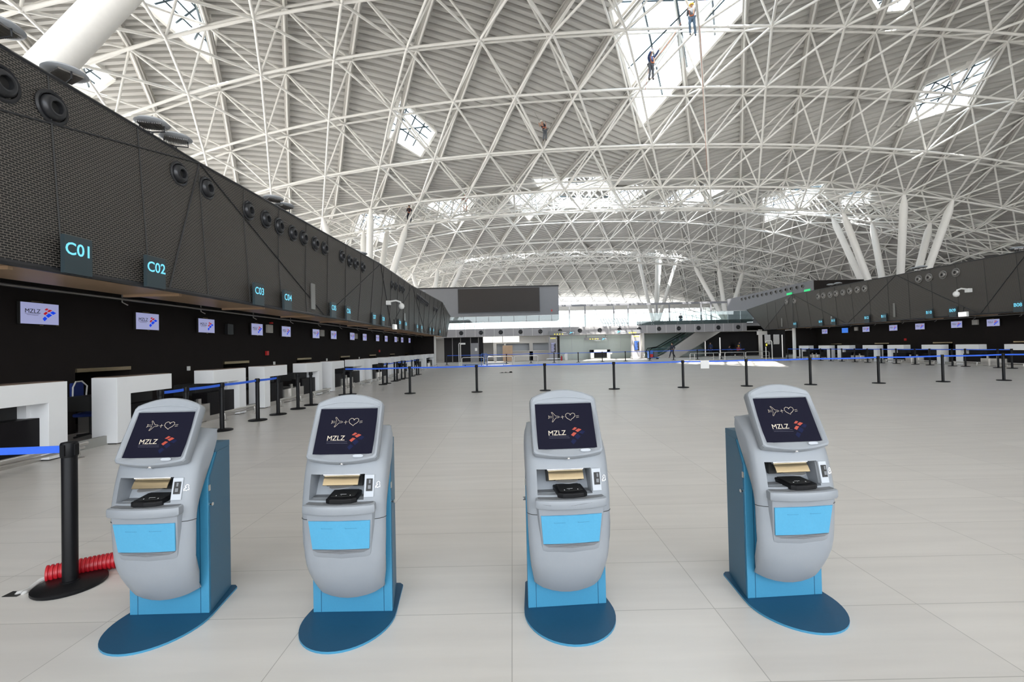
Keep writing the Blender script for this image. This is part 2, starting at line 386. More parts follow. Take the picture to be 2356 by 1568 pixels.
# space frame
frame_root = thing('roof_space_frame', 'white tubular space frame carrying the wavy corrugated roof', 'roof truss', (XC, 44, 0))
OFF = Vector((-XC, -44, 0))
JA, JB = -6, 21
bot = {}; top = {}
for j in range(JA, JB+1):
    Y = Y0+SY*j
    for k in range(-9, 15):
        X = SX*(k+0.15+0.5*(j % 2)); bot[(j, k)] = Vector((X, Y, zb(X, Y)))
        Yt = Y+SY*2/3; top[(j, k)] = Vector((X, Yt, ztop(X, Yt)))
def far2(j, k):   # the two nodes of the next row that close a triangle with (j,k)
    return ((j+1, k-1), (j+1, k)) if j % 2 == 0 else ((j+1, k), (j+1, k+1))
cb, ct, cw, cn = MB(), MB(), MB(), MB()
def bar(mb, a, b, r, n=6): mb.tube([a+OFF, b+OFF], r, n, caps=False)
for (j, k), p in bot.items():
    far = p.y > 50; n = 5 if far else 7
    if (j, k+1) in bot: bar(cb, p, bot[(j, k+1)], 0.085, n); bar(ct, top[(j, k)], top[(j, k+1)], 0.08, n)
    for q in far2(j, k):
        if q in bot:
            bar(cb, p, bot[q], 0.075, n); bar(ct, top[(j, k)], top[q], 0.07, n); bar(cw, top[(j, k)], bot[q], 0.062, n)
    bar(cw, top[(j, k)], p, 0.062, n)
    if not far:
        for c in (p, top[(j, k)]):
            cn.lathe([(0.001, -0.13), (0.10, -0.09), (0.14, 0), (0.10, 0.09), (0.001, 0.13)], tuple(c+OFF), n=8)
    else:
        cn.lathe([(0.001, -0.12), (0.12, 0), (0.001, 0.12)], tuple(p+OFF), n=6)
cb.build('bottom_chord', 'truss', frame_root, smooth=60, fix=False); ct.build('top_chord', 'truss', frame_root, smooth=60, fix=False)
cw.build('web_strut', 'truss', frame_root, smooth=60, fix=False); cn.build('node_joint', 'truss', frame_root, smooth=60, fix=False)
# purlin beams under the deck, following the node diagonals
bmB = MB()
def beam_line(pts):
    for a, b in zip(pts, pts[1:]):
        d = Vector((b.x-a.x, b.y-a.y, 0)).normalized(); n = Vector((-d.y, d.x, 0))
        for (w, z0, z1) in ((0.17, 0.08, 0.14), (0.05, 0.14, 0.40), (0.17, 0.38, 0.45)):
            r = [[P+OFF+n*sx*w+Vector((0, 0, z)) for sx, z in ((-1, z0), (1, z0), (1, z1), (-1, z1))] for P in (a, b)]
            bmB.loft(r, caps=False)
for (j, k), p in top.items():
    l, r = far2(j, k)
    if l in top and p.x <= SPLIT+0.5 and p.y < 122: beam_line([p, top[l]])
    if r in top and p.x >= SPLIT-0.5 and p.y < 122: beam_line([p, top[r]])
bmB.build('purlin_beam', 'beam', frame_root, fix=False)
# tree columns: legs from one foot up to bottom-chord nodes
def proj(P):
    v = RC.transposed() @ (Vector(P)-Vector((0, 0, CAMZ))); return (W/2+F*v.x/-v.z, H/2-F*v.y/-v.z)
def near_node(P, used):
    if len(P) == 2:
        def cost(k):
            x, y = proj(bot[k]); return math.hypot(x-P[0], y-P[1])+2.0*abs(bot[k].y-43.5)
        return min((k for k in bot if k not in used and 34 < bot[k].y < 54), key=cost)
    return min((k for k in bot if k not in used), key=lambda k: (bot[k]-Vector(P)).length)
def tree(foot, tops, label, r=0.30, z0=0.0):
    t = thing('tree_column', label, 'column', foot, 0, 'tree columns holding up the roof'); used = set(); F0 = Vector(foot)
    for T in tops:
        k = near_node(T, used); used.add(k); e = bot[k]-F0
        MB().tube([e*0.0, e*0.03, e*0.93, e], [r*0.8, r, r, 0.10], 16, caps=True).build('leg', 'truss', t, smooth=50)
    MB().lathe([(0.9, 0), (0.9, 0.5), (0.6, 0.7)], (0, 0, 0)).build('footing', 'white_paint', t, smooth=40)
    return t
def V(x, y, f=None):
    return (x, y)
# ================================================================== tree columns
tree((-14.1, 44.4, 0), [V(845, 455), V(927, 494), V(735, 460), V(810, 520), V(899, 517)], 'white tree column rising behind the left black canopy, nearest full one of that side')
tree((37.0, 44.4, 0), [V(1925, 499), V(1950, 482), V(2016, 504), V(2086, 437), V(2146, 488), V(2189, 443)], 'big white tree column with six legs behind the right black canopy')
tree((-16.4, 9.2, 0), [(-7.8, 12.7, 16.4)], 'thick white column leg cut by the top left corner', r=0.42)
tree((36.0, 77.0, 4.5), [on_y(1603, 579, 78), on_y(1663, 590, 80), on_y(1721, 584, 78)], 'white tree column standing on the upper floor by the right wall end', r=0.34)
tree((29.6, 95.0, 4.5), [(26, 93, 18), (29, 95, 18), (31, 96, 18), (33, 93, 18)], 'white tree column of the far upper floor, left of the right wall tree', r=0.36)
tree((-13.5, 76.0, 4.5), [(-18, 73, 16), (-16, 76, 16), (-12, 77, 16), (-9, 74, 16), (-12, 82, 16)], 'white tree column seen above the grey wall left of the black board', r=0.34)
# ================================================================== black check-in walls
HALL_C = 9.45
G0, GP = 7.81, 4.92          # centres of the gaps between desk pairs
def wall_side(sgn):
    side = 'left' if sgn < 0 else 'right'; X = HALL_C+sgn*18.55; ya, yb = (-6, 42.4)
    mb = MB(); t = 0.25*sgn
    mb.bb((X, ya, 1.32), (X+t, yb, 3.4))
    y = ya
    for i in range(-2, 8):
        c = G0+GP*(i+0.5); a, b = c-0.68, c+0.68
        if a < ya or b > yb: continue
        mb.bb((X, y, 0), (X+t, a, 1.32)); y = b
        mb.bb((X+sgn*1.4, a-0.05, 0), (X+sgn*1.45, b+0.05, 1.4)); mb.bb((X+t, a-0.05, 0), (X+sgn*1.4, a, 1.4)); mb.bb((X+t, b, 0), (X+sgn*1.4, b+0.05, 1.4)); mb.bb((X+t, a, 1.32), (X+sgn*1.4, b, 1.4))
        pass
    mb.bb((X, y, 0), (X+t, yb, 1.32))
    # end return towards the hall
    Xf = HALL_C+sgn*16.6
    mb.bb((Xf, 42.4, 0), (X+t, 42.6, 3.2))
    o = mb.build('wall_'+side, 'black_wall'); tag(o, kind='structure')
    tr = MB().bb((Xf-0.03*sgn-0.06, 42.33, 0), (Xf-0.03*sgn+0.06, 42.66, 2.9)).build('trim_%d' % (1 if sgn < 0 else 2), 'white_paint'); tag(tr, kind='structure')
    n = 0
    for i in range(-2, 8):
        c = G0+GP*(i+0.5); a, b = c-0.68, c+0.68
        if a < max(ya, 4 if sgn < 0 else 18) or b > yb: continue
        n += 1
        tl = MB().bb((X-0.04*sgn, a, 1.255), (X+t*0.5, b, 1.335)).build('lintel', 'brass')
        tag(tl, 'brass lintel over the %s baggage hatch from the camera in the %s black wall' % (ORD[n-1], side), 'lintel', 'brass lintels over the baggage hatches, %s wall' % side)
wall_side(-1); wall_side(1)
# ================================================================== faceted mesh canopies
def canopy(sgn):
    side = 'left' if sgn < 0 else 'right'
    def PX(off): return HALL_C+sgn*off
    ys0 = -4
    # (y, distance from hall centre line, z) along the top and the bottom edge
    T = [(ys0, 16.2, 5.75), (10.0, 16.2, 5.75), (22.3, 15.75, 5.77), (30.3, 15.95, 5.80), (41.0, 15.6, 5.78), (50.0, 16.1, 5.15)]
    B = [(ys0, 16.0, 2.83), (8.8, 16.0, 2.83), (16.3, 16.05, 2.83), (25.0, 16.0, 2.83), (35.0, 16.05, 2.83), (41.6, 16.0, 2.83), (46.5, 16.05, 2.83)]
    if sgn > 0: T[1] = (18.0, 16.2, 5.75); B = [B[0]]+B[2:]
    P = lambda q: Vector((PX(q[1]), q[0], q[2]))
    t = thing('mesh_canopy', 'long faceted black mesh canopy over the %s row of desks' % side, 'canopy', (PX(16.05), 25, 2.83))
    o = -Vector((PX(16.05), 25, 2.83))
    vs = [P(q)+o for q in T]+[P(q)+o for q in B]; nT = len(T); fs = []; folds = []
    i = j = 0
    while i < nT-1 or j < len(B)-1:
        ny = T[i+1][0] if i < nT-1 else 1e9; nb = B[j+1][0] if j < len(B)-1 else 1e9
        if ny <= nb and i < nT-1: fs.append((i, i+1, nT+j)); i += 1
        else: fs.append((i, nT+j+1, nT+j)); j += 1
        folds.append((vs[i], vs[nT+j]))
    mb = MB().add(vs, fs)
    n0 = len(mb.v)
    back = PX(21)-PX(16.05)
    tb = [Vector((back, v.y, v.z)) for v in vs[:nT]]
    mb.add(vs[:nT]+tb, [(k, k+1, nT+k+1, nT+k) for k in range(nT-1)])
    mb.add([vs[nT-1], vs[-1], Vector((back, vs[-1].y, vs[-1].z)), Vector((back, vs[nT-1].y, vs[nT-1].z))], [(0, 1, 2, 3)])
    mb.build('mesh_cladding', 'mesh_black', t)
    # seams: fold lines and upright joints
    sm = MB()
    def face_at(y, f):       # point on the face at height fraction f
        def ip(L):
            for a, b in zip(L, L[1:]):
                if a[0] <= y <= b[0]: s = (y-a[0])/(b[0]-a[0]); return Vector((PX(a[1]+(b[1]-a[1])*s), y, a[2]+(b[2]-a[2])*s))
            return P(L[-1])
        return ip(B).lerp(ip(T), f)
    hallward = Vector((-sgn*0.02, 0, 0))
    for a, b in folds:
        if abs(a.y-b.y) < 9 and (a-b).length > 2: sm.tube([a+hallward*0.5, b+hallward*0.5], 0.018, 5)
    if sgn < 0:
        a = vs[1]; sm.tube([a+hallward*0.5, Vector((a.x, 6-25, 4.85-2.83))+hallward*3, Vector((a.x, -2-25, 4.3-2.83))+hallward*4], 0.018, 5)
    y = ys0+1.0
    while y < 46.4:
        # joints follow the true facets: find surface x by ray against triangles
        pts = []
        for f in [q/8 for q in range(9)]:
            z = B[0][2]+0.01+f*2.88
            x = None
            for tri in fs:
                A, Bq, Cq = [vs[q]-o for q in tri]
                d = (Bq.y-A.y)*(Cq.z-A.z)-(Cq.y-A.y)*(Bq.z-A.z)
                if abs(d) < 1e-9: continue
                u = ((y-A.y)*(Cq.z-A.z)-(Cq.y-A.y)*(z-A.z))/d; v = ((Bq.y-A.y)*(z-A.z)-(y-A.y)*(Bq.z-A.z))/d
                if u >= -1e-4 and v >= -1e-4 and u+v <= 1.0001: x = A.x+u*(Bq.x-A.x)+v*(Cq.x-A.x); break
            if x is not None: pts.append(Vector((x, y, z))+o+hallward*0.3)
        if len(pts) > 1: MB().tube(pts, 0.012, 4).build('panel_joint', 'black_matte', t)
        y += 1.62
    sm.build('fold_seam', 'nozzle_black', t)
    # bottom rail + soffit with brown fascia and service pipe
    rl = MB()
    for a, b in zip(vs[nT:], vs[nT+1:]): rl.tube([a, b], 0.045, 6)
    for a, b in zip(vs[:nT], vs[1:nT]): rl.tube([a, b], 0.03, 5)
    rl.build('edge_rail', 'nozzle_black', t)
    x0, x1 = 0.30*sgn, (18.55-16.05)*sgn
    sf = MB()
    y1, y2 = ys0-25, 45.5-25
    sf.bb((x0*0.4, y1, 0.02), (x0*0.4+0.03*sgn, y2, 0.14), 1)              # outer lip
    sf.bb((x0*0.6, y1, 0.0), (x0*0.6+1.15*sgn, y2, 0.03), 0)             # bronze strip
    sf.bb((x0*0.6+1.15*sgn, y1, 0.25), (x1, y2, 0.28), 1)                # dark ceiling behind
    sf.bb((x0*0.6+1.15*sgn, y1, 0.0), (x0*0.6+1.18*sgn, y2, 0.26), 1)
    sf.bb((x0*0.4, y1, 0.12), (x0*0.6, y2, 0.16), 0)
    yy = y1+0.6
    while yy < y2: sf.bb((x0*0.6, yy, -0.05), (x0*0.6+1.15*sgn, yy+0.06, 0.02), 0); yy += 3.2
    sf.build('soffit', ['bronze_soffit', 'black_matte'], t)
    pp = MB(); xp = x0*0.6+1.42*sgn
    pp.tube([(xp, y1, -0.05), (xp, y2, -0.05)], 0.03, 8)
    yy = y1+1.4
    while yy < y2:
        pp.tube([(xp, yy, 0.26), (xp, yy, -0.12), (xp-0.08*sgn, yy+0.05, -0.18)], 0.014, 6); yy += 2.46
    pp.build('service_pipe', 'nozzle_grey', t, smooth=50)
    return vs, fs, o
cano = {}
for sgn in (-1, 1):
    vs, fs, o = canopy(sgn); cano[sgn] = [[vs[q]-o for q in tri] for tri in fs]
def on_canopy(x, y, sgn):     # point of the canopy face seen at a photo position
    d = ray(x, y)
    for A, B_, C_ in cano[sgn]:
        n = (B_-A).cross(C_-A); dd = n.dot(d)
        if abs(dd) < 1e-9: continue
        t = n.dot(A-Vector((0, 0, CAMZ)))/dd; p = Vector((0, 0, CAMZ))+d*t
        if t > 0 and all(n.dot((v-u).cross(p-u)) >= -1e-3 for u, v in ((A, B_), (B_, C_), (C_, A))): return p, n.normalized()*(-1 if n.dot(d) > 0 else 1)
    X = HALL_C+sgn*16.0; return on_x(x, y, X), Vector((-sgn, 0, 0))
# jet nozzles
def nozzle_mesh():
    a = MB().lathe([(0.25, 0), (0.25, 0.012), (0.225, 0.03), (0.20, 0.022), (0.195, 0.0)], ax='Y', n=28)
    b = MB().lathe([(0.185, 0.0), (0.18, 0.035), (0.155, 0.075), (0.115, 0.095), (0.09, 0.085), (0.085, 0.0)], ax='Y', n=28)
    c = MB().lathe([(0.086, 0.02), (0.05, 0.021), (0.001, 0.022)], ax='Y', n=20)
    for m in (a, b, c): m.v = [(x, -y, z) for x, y, z in m.v]
    return a, b, c
na, nb_, nc = nozzle_mesh()
nz0 = thing('air_nozzle', 'tmp', 'air nozzle')
na.build('flange_ring', 'nozzle_black', nz0, smooth=40); nb_.build('swivel_ball', 'nozzle_black', nz0, smooth=50); nc.build('outlet', 'black_matte', nz0)
nlist = [(0, 190), (118, 248), (411, 400), (475, 433), (571, 484), (611, 504), (641.5, 520), (673, 536), (698, 547), (724.5, 560), (746, 571),
         (786, 589), (804, 599.5), (818, 606), (834, 614), (901, 654), (910, 657.5), (919.6, 662), (926.5, 666)]
nlist += [(960+i*2.8, 682+i*2.1) for i in range(9)]+[(998, 710), (1004, 712.5)]
rl_ = [(1809.6, 693.6), (1827.8, 691.3), (1883, 681.6), (1895, 679.4), (1910.4, 677.4), (1924, 674.5), (1940, 672), (1955.5, 668.8), (1973, 666), (1989.5, 663.3),
       (2114, 641.8), (2137.7, 638), (2169.8, 631.7), (2200, 626)]
first = True
for lst, sgn, nm in ((nlist, -1, 'left'), (rl_, 1, 'right')):
    for i, (x, y) in enumerate(lst):
        p, n = on_canopy(x, y, sgn); rz = math.atan2(n.y, n.x)+math.pi/2
        lab = 'black round nozzle, %s from the %s end of the %s black canopy' % (ORD[i], 'near' if sgn < 0 else 'far', nm)
        if sgn > 0 and i == 0:
            nzr = dup(nz0, (0, 0, 0), 0)
            for c_ in nzr.children:
                if c_.name.startswith(('flange', 'swivel')): c_.data = c_.data.copy(); c_.data.materials[0] = M['nozzle_grey']  # right-hand nozzles coloured lighter to stand for sunlight on them
            o = nzr; o.location = p+n*0.01; o.rotation_euler = (0, 0, rz); o['label'] = lab
        elif sgn > 0: o = dup(nzr, p+n*0.01, rz, lab)
        elif first: o = nz0; o.location = p+n*0.01; o.rotation_euler = (0, 0, rz); o['label'] = lab; first = False
        else: o = dup(nz0, p+n*0.01, rz, lab)
        o['group'] = 'jet nozzles of the %s canopy' % nm
# ================================================================== row signs
def sign(code, loc, rz):
    t = thing('row_sign', 'dark row sign lettered %s in light blue under the canopy edge' % code, 'sign', loc, rz, 'lettered row signs of desks %s' % code[0])
    MB().bb((-0.22, -0.03, 0), (0.22, 0.03, 0.56)).build('sign_board', 'sign_dark', t)
    m = MB(); text(m, code, 0.255, FACE(0.0, -0.033, 0.28), bold=0.012, align='CENTER'); m.build('lettering', 'cyan_letter', t)
for i in range(8):
    g = G0-0.21+GP*i
    for q, dy in ((0, -0.75), (1, 0.75)):
        n = 2*i+1+q
        if n > 15: continue
        sign('C%02d' % n, (HALL_C-16.0+0.09, g+dy, 2.80), math.pi/2)
for n in range(8, 16):
    # B08 nearest ... B15 farthest
    i = 3+(n-8+1)//2; dy = 0.75 if n % 2 == 0 else -0.75
    y = G0-0.3+GP*i+dy
    sign('B%02d' % n if n < 15 else 'B15', (HALL_C+16.0-0.09, y, 2.80), -math.pi/2)
# ================================================================== wall screens with the logo
def logo_pt(x, y):
    top = 262+.095*(x-240); bo = 1195+.051*(x-240); return (-0.355+0.71*(x-240)/1655, 0.40*(1-(y-top)/(bo-top)))
REDQ = [[(1245,615),(1345,555),(1435,595),(1325,660)], [(1350,680),(1475,612),(1600,660),(1445,730)], [(1190,790),(1310,700),(1405,750),(1275,850)]]
BLUQ = [[(1485,750),(1625,685),(1780,770),(1640,840)], [(1295,875),(1440,770),(1595,855),(1415,970)], [(1155,1005),(1260,905),(1375,1000),(1245,1115)]]
def wall_screen():
    t = thing('wall_screen', 'tmp', 'screen')
    MB().bb((-0.365, 0, -0.01), (0.365, 0.06, 0.41)).build('screen_housing', 'black_matte', t, bevel=0.006)
    d = MB().bb((-0.355, -0.004, 0), (0.355, 0.001, 0.40)).build('display', 'tv_face', t)
    l = MB()
    for q in REDQ: l.add([(*[logo_pt(*p)[0]], -0.0055, logo_pt(*p)[1]) for p in q], [(3, 2, 1, 0)], 0)
    for q in BLUQ: l.add([(logo_pt(*p)[0], -0.0055, logo_pt(*p)[1]) for p in q], [(3, 2, 1, 0)], 1)
    text(l, 'MZLZ', 0.112, FACE(-0.285, -0.0055, 0.205), mi=2)
    l.bb((-0.28, -0.006, 0.187), (-0.02, -0.005, 0.192), 2); l.bb((-0.25, -0.006, 0.165), (-0.04, -0.005, 0.170), 2)
    l.build('logo', ['logo_red', 'logo_blue', 'logo_dark'], t, fix=False)
    MB().bb((-0.17, -0.01, 0.415), (0.05, 0.03, 0.43)).bb((-0.02, -0.008, -0.026), (0.05, 0.03, -0.012)).bb((0.3, -0.008, -0.02), (0.36, 0.03, -0.012)).build('bracket', 'brass', t)
    return t
sc0 = wall_screen(); first = True
for i, y in enumerate((8.8, 11.4, 13.6, 16.3, 18.4, 21.2, 23.3, 26.0, 28.2, 30.9, 33.0, 35.7, 37.8, 40.5)):
    lab = 'lit screen with the MZLZ logo, %s from the camera on the left black wall' % ORD[i]
    loc = (HALL_C-18.55+0.09, y, 2.22)
    if first: sc0.location = loc; sc0.rotation_euler = (0, 0, math.pi/2); sc0['label'] = lab; first = False; o = sc0
    else: o = dup(sc0, loc, math.pi/2, lab)
    o['group'] = 'logo screens on the left wall'
k = 0
for y in (23.6, 26.7, 28.9, 31.5, 33.7, 36.3, 38.6, 41.1):
    if abs(y-38.6) < 0.01:
        t = thing('wall_screen', 'plain bright blue screen among the logo screens on the right wall', 'screen', (HALL_C+18.55-0.09, y, 2.22), -math.pi/2)
        MB().bb((-0.365, 0, -0.01), (0.365, 0.06, 0.41)).build('screen_housing', 'black_matte', t); MB().bb((-0.355, -0.004, 0), (0.355, 0.001, 0.40)).build('display', 'tv_blue_face', t); continue
    k += 1; o = dup(sc0, (HALL_C+18.55-0.09, y, 2.22), -math.pi/2, 'lit screen with the MZLZ logo, %s from the near end on the right black wall' % ORD[k-1]); o['group'] = 'logo screens on the right wall'
# ================================================================== check-in desks
DL = 1.33; DZ = 1.195
def desk(kind):
    t = thing('check_in_desk', 'tmp', 'check-in desk'); s = 1 if kind == 'L' else -1
    def bx(m, x0, x1, y0, y1, z0, z1, mi=0):
        if s < 0: x0, x1 = DL-x1, DL-x0
        m.bb((x0, y0, z0), (x1, y1, z1), mi)
    m = MB(); poly = [(0, 0.02), (0.30, 0.02), (0.30, 0.885), (DL, 0.885), (DL, DZ), (0, DZ)]
    if s < 0: poly = [(DL-x, z) for x, z in poly]
    m.loft([[(x, y, z) for x, z in poly] for y in (0, 0.46)])
    m.build('counter_frame', 'white_desk', t, bevel=0.004)
    b = MB(); bx(b, 0.02, 0.26, 0.05, 0.44, 0.0, 0.02); b.build('foot', 'black_matte', t)
    b = MB(); bx(b, 0.30, 0.36, 0.28, 0.46, 0.62, 0.885); b.build('inner_bracket', 'white_desk', t)
    b = MB(); bx(b, 0.30, DL+0.02, 0.14, 0.50, 0.10, 0.66); b.build('front_panel', 'black_panel', t)
    b = MB(); bx(b, 0.30, DL+0.02, 0.42, 0.50, 0.66, 0.885); bx(b, 0.0, DL, 0.50, 0.95, 0.60, 0.86); b.build('work_surface', 'black_matte', t)
    b = MB(); bx(b, 0.30, DL+0.02, 0.12, 0.16, 0.0, 0.12); b.build('kick_plate', 'steel', t)
    b = MB(); bx(b, 0.02, DL-0.02, 0.03, 0.44, DZ, DZ+0.010); b.build('top_inlay', 'desk_inlay', t)
    return t
dkL, dkR = desk('L'), desk('R'); used = {'L': False, 'R': False}
def put_desk(kind, sgn, ystart, lab):
    # the desk covers world y from ystart to ystart+DL, kind L/R as seen from the hall
    src = dkL if kind == 'L' else dkR
    if sgn < 0: loc = (HALL_C-16.55, ystart, 0); rz = math.pi/2
    else: loc = (HALL_C+16.55, ystart+DL, 0); rz = -math.pi/2
    if not used[kind]: used[kind] = True; src.location = loc; src.rotation_euler = (0, 0, rz); src['label'] = lab; o = src
    else: o = dup(src, loc, rz, lab)
    o['group'] = 'white desks of the %s row' % ('left' if sgn < 0 else 'right'); return o
n = 0
for i in range(0, 8):
    g = G0+GP*i
    n += 1; put_desk('R', -1, g-0.46-DL, 'white desk with black front, %s of the left row from the camera' % ORD[n-1])
    if i < 7: n += 1; put_desk('L', -1, g+0.46, 'white desk with black front, %s of the left row from the camera' % ORD[n-1])
n = 0
for i in range(2, 8):
    g = G0+GP*i
    if i > 2: n += 1; put_desk('L', 1, g-0.46-DL, 'white desk with black front, %s of the right row from its near end' % ORD[n-1])
    if i < 7: n += 1; put_desk('R', 1, g+0.46, 'white desk with black front, %s of the right row from its near end' % ORD[n-1])
# baggage scales between the desks
def scale_unit():
    t = thing('baggage_scale', 'tmp', 'baggage scale'); w = 1.36
    MB().bb((0, 0.05, 0.02), (w, 0.09, 0.42)).bb((0, 0.09, 0.0), (0.06, 1.9, 0.42)).bb((w-0.06, 0.09, 0.0), (w, 1.9, 0.42)).build('side_plate', 'steel', t)
    MB().bb((0.06, 0.09, 0.30), (w-0.06, 2.6, 0.34)).build('conveyor_belt', 'black_matte', t)
    for x in (0.42, w-0.42):
        p = MB().bb((x-0.05, 0.0, 0.0), (x+0.05, 0.05, 0.56)).build('guard_post', 'steel', t)
        MB().lathe([(0.001, -0.05), (0.045, -0.03), (0.055, 0), (0.045, 0.03), (0.001, 0.05)], (x, 0.06, 0.52), n=12).build('roller', 'black_matte', p, smooth=60)
    return t
su = scale_unit(); first = True
def put(src, firstflag, loc, rz, lab, grp):
    if firstflag: src.location = loc; src.rotation_euler = (0, 0, rz); src['label'] = lab; src['group'] = grp; return src
    return dup(src, loc, rz, lab, grp)
for i in range(0, 7):
    c = G0+GP*(i+0.5)
    put(su, first, (HALL_C-16.6, c-0.68, 0), math.pi/2, 'steel baggage scale, %s of the left row from the camera' % ORD[i], 'baggage scales, left row'); first = False
for i in range(3, 7):
    c = G0+GP*(i+0.5)
    put(su, False, (HALL_C+16.6, c+0.68, 0), -math.pi/2, 'steel baggage scale, %s of the right row from its near end' % ORD[i-3], 'baggage scales, right row')
def bumper():
    t = thing('bumper_rail', 'tmp', 'rail')
    MB().tube([(0, 0, 0.21), (1.55, 0, 0.21)], 0.028, 10).tube([(0, 0.05, 0.14), (1.55, 0.05, 0.14)], 0.02, 8).build('rail_tube', 'steel', t, smooth=50)
    for x in (0.12, 1.38):
        MB().tube([(x, 0, 0.20), (x+0.0, -0.03, 0.06), (x, 0.02, 0.012)], 0.022, 8).box((x, 0.0, 0.008), (0.1, 0.14, 0.016)).build('rail_foot', 'steel', t, smooth=50)
    return t
br = bumper(); first = True
n = 0
for i in range(0, 8):
    g = G0+GP*i
    for ys in ((g-2.0), (g+0.62)):
        if ys > 41.5: continue
        n += 1; put(br, first, (HALL_C-16.25, ys, 0), math.pi/2, 'low steel bumper rail, %s along the left desks from the camera' % ORD[n-1], 'bumper rails, left row'); first = False
n = 0
for i in range(3, 8):
    g = G0+GP*i
    for ys in ((g-0.6), (g+2.0)):
        if ys > 42: continue
        n += 1; put(br, False, (HALL_C+16.25, ys, 0), -math.pi/2, 'low steel bumper rail, %s along the right desks from the near end' % ORD[n-1], 'bumper rails, right row')
# stone kick strip along the foot of both rows
for sgn, nm, y0 in ((-1, 'left', -4), (1, 'right', 14)):
    tag(MB().bb((HALL_C+sgn*16.74, y0, 0), (HALL_C+sgn*16.80, 42.4, 0.16)).build('baseboard_'+nm, 'stone_grey'), kind='structure')
# ================================================================== self-service kiosks
KZ = [.135, .15, .18, .22, .27, .33, .40, .47, .54, .60, .65, .69, .73, .765, .80, .835, .867, .91, .95, .99, 1.03, 1.07, 1.10, 1.12, 1.13]
KYR = [(.10, .0), (.18, -.023), (.265, -.042), (.383, -.084), (.50, -.103), (.654, -.09), (.732, -.065), (.863, .008), (.97, .078), (1.054, .125), (1.13, .155), (1.2, .175)]
KTH = [(.10, .03), (.135, .045), (.19, .065), (.28, .080), (.40, .062), (.50, .050), (.62, .062), (.735, .085), (.86, .125), (.95, .150), (1.03, .14), (1.10, .10), (1.13, .05), (1.2, .04)]
KW = [(.10, .39), (.15, .405), (.3, .45), (.5, .478), (.75, .485), (.95, .478), (1.06, .455), (1.13, .42), (1.2, .40)]
def shell():
    bm = bmesh.new(); rows = []
    us = [-.185, -.125, -.06, 0, .065, .130, .158, .185]
    for z in KZ:
        w = smooth_curve(KW, z)/2; yr = smooth_curve(KYR, z); yf = yr-smooth_curve(KTH, z); k = w/.2425
        pts = [(-w+.014, yr), (-w, yr-.014), (-w, yf+.045), (-w+.008, yf+.027), (-w+.025, yf+.012)]
        bu = .004+.016*(smooth3((.42-z)/.15)+smooth3((z-.62)/.1))
        pts += [(u*k, yf-bu*(1-(u/.2)**2)) for u in us]
        pts += [(w-.025, yf+.012), (w-.008, yf+.027), (w, yf+.045), (w, yr-.014), (w-.014, yr)]
        row = []
        for x, y in pts:
            low = .042*(x/w)**2*(1-smooth3((z-.135)/.30)); hi = .035*(x/w)**2*smooth3((z-1.0)/.13)
            row.append(bm.verts.new((x, y, z+low-hi)))
        rows.append(row)
    n = len(rows[0])
    for i in range(len(rows)-1):
        for k in range(n):
            k2 = (k+1) % n
            if .72 < KZ[i] < .86 and 5 <= k <= 9: continue      # opening of the printer bay
            bm.faces.new((rows[i][k], rows[i][k2], rows[i+1][k2], rows[i+1][k]))
    bm.faces.new(rows[0][::-1]); bm.faces.new(rows[-1])
    i0, i1 = KZ.index(.73), KZ.index(.867)
    # bay lining
    loop = [rows[i0][k] for k in range(5, 11)]+[rows[i][10] for i in range(i0+1, i1)]+[rows[i1][k] for k in range(10, 4, -1)]+[rows[i][5] for i in range(i1-1, i0, -1)]
    back = [bm.verts.new((v.co.x*0.96-0.002, -0.005, v.co.z)) for v in loop]
    for k in range(len(loop)):
        k2 = (k+1) % len(loop); bm.faces.new((loop[k], back[k], back[k2], loop[k2]))
    bm.faces.new(back)
    bmesh.ops.recalc_face_normals(bm, faces=bm.faces)
    me = bpy.data.meshes.new('front_shell'); bm.to_mesh(me); bm.free(); me.materials.append(M['grey_shell'])
    me.polygons.foreach_set('use_smooth', [True]*len(me.polygons)); me.set_sharp_from_angle(angle=math.radians(50))
    return me
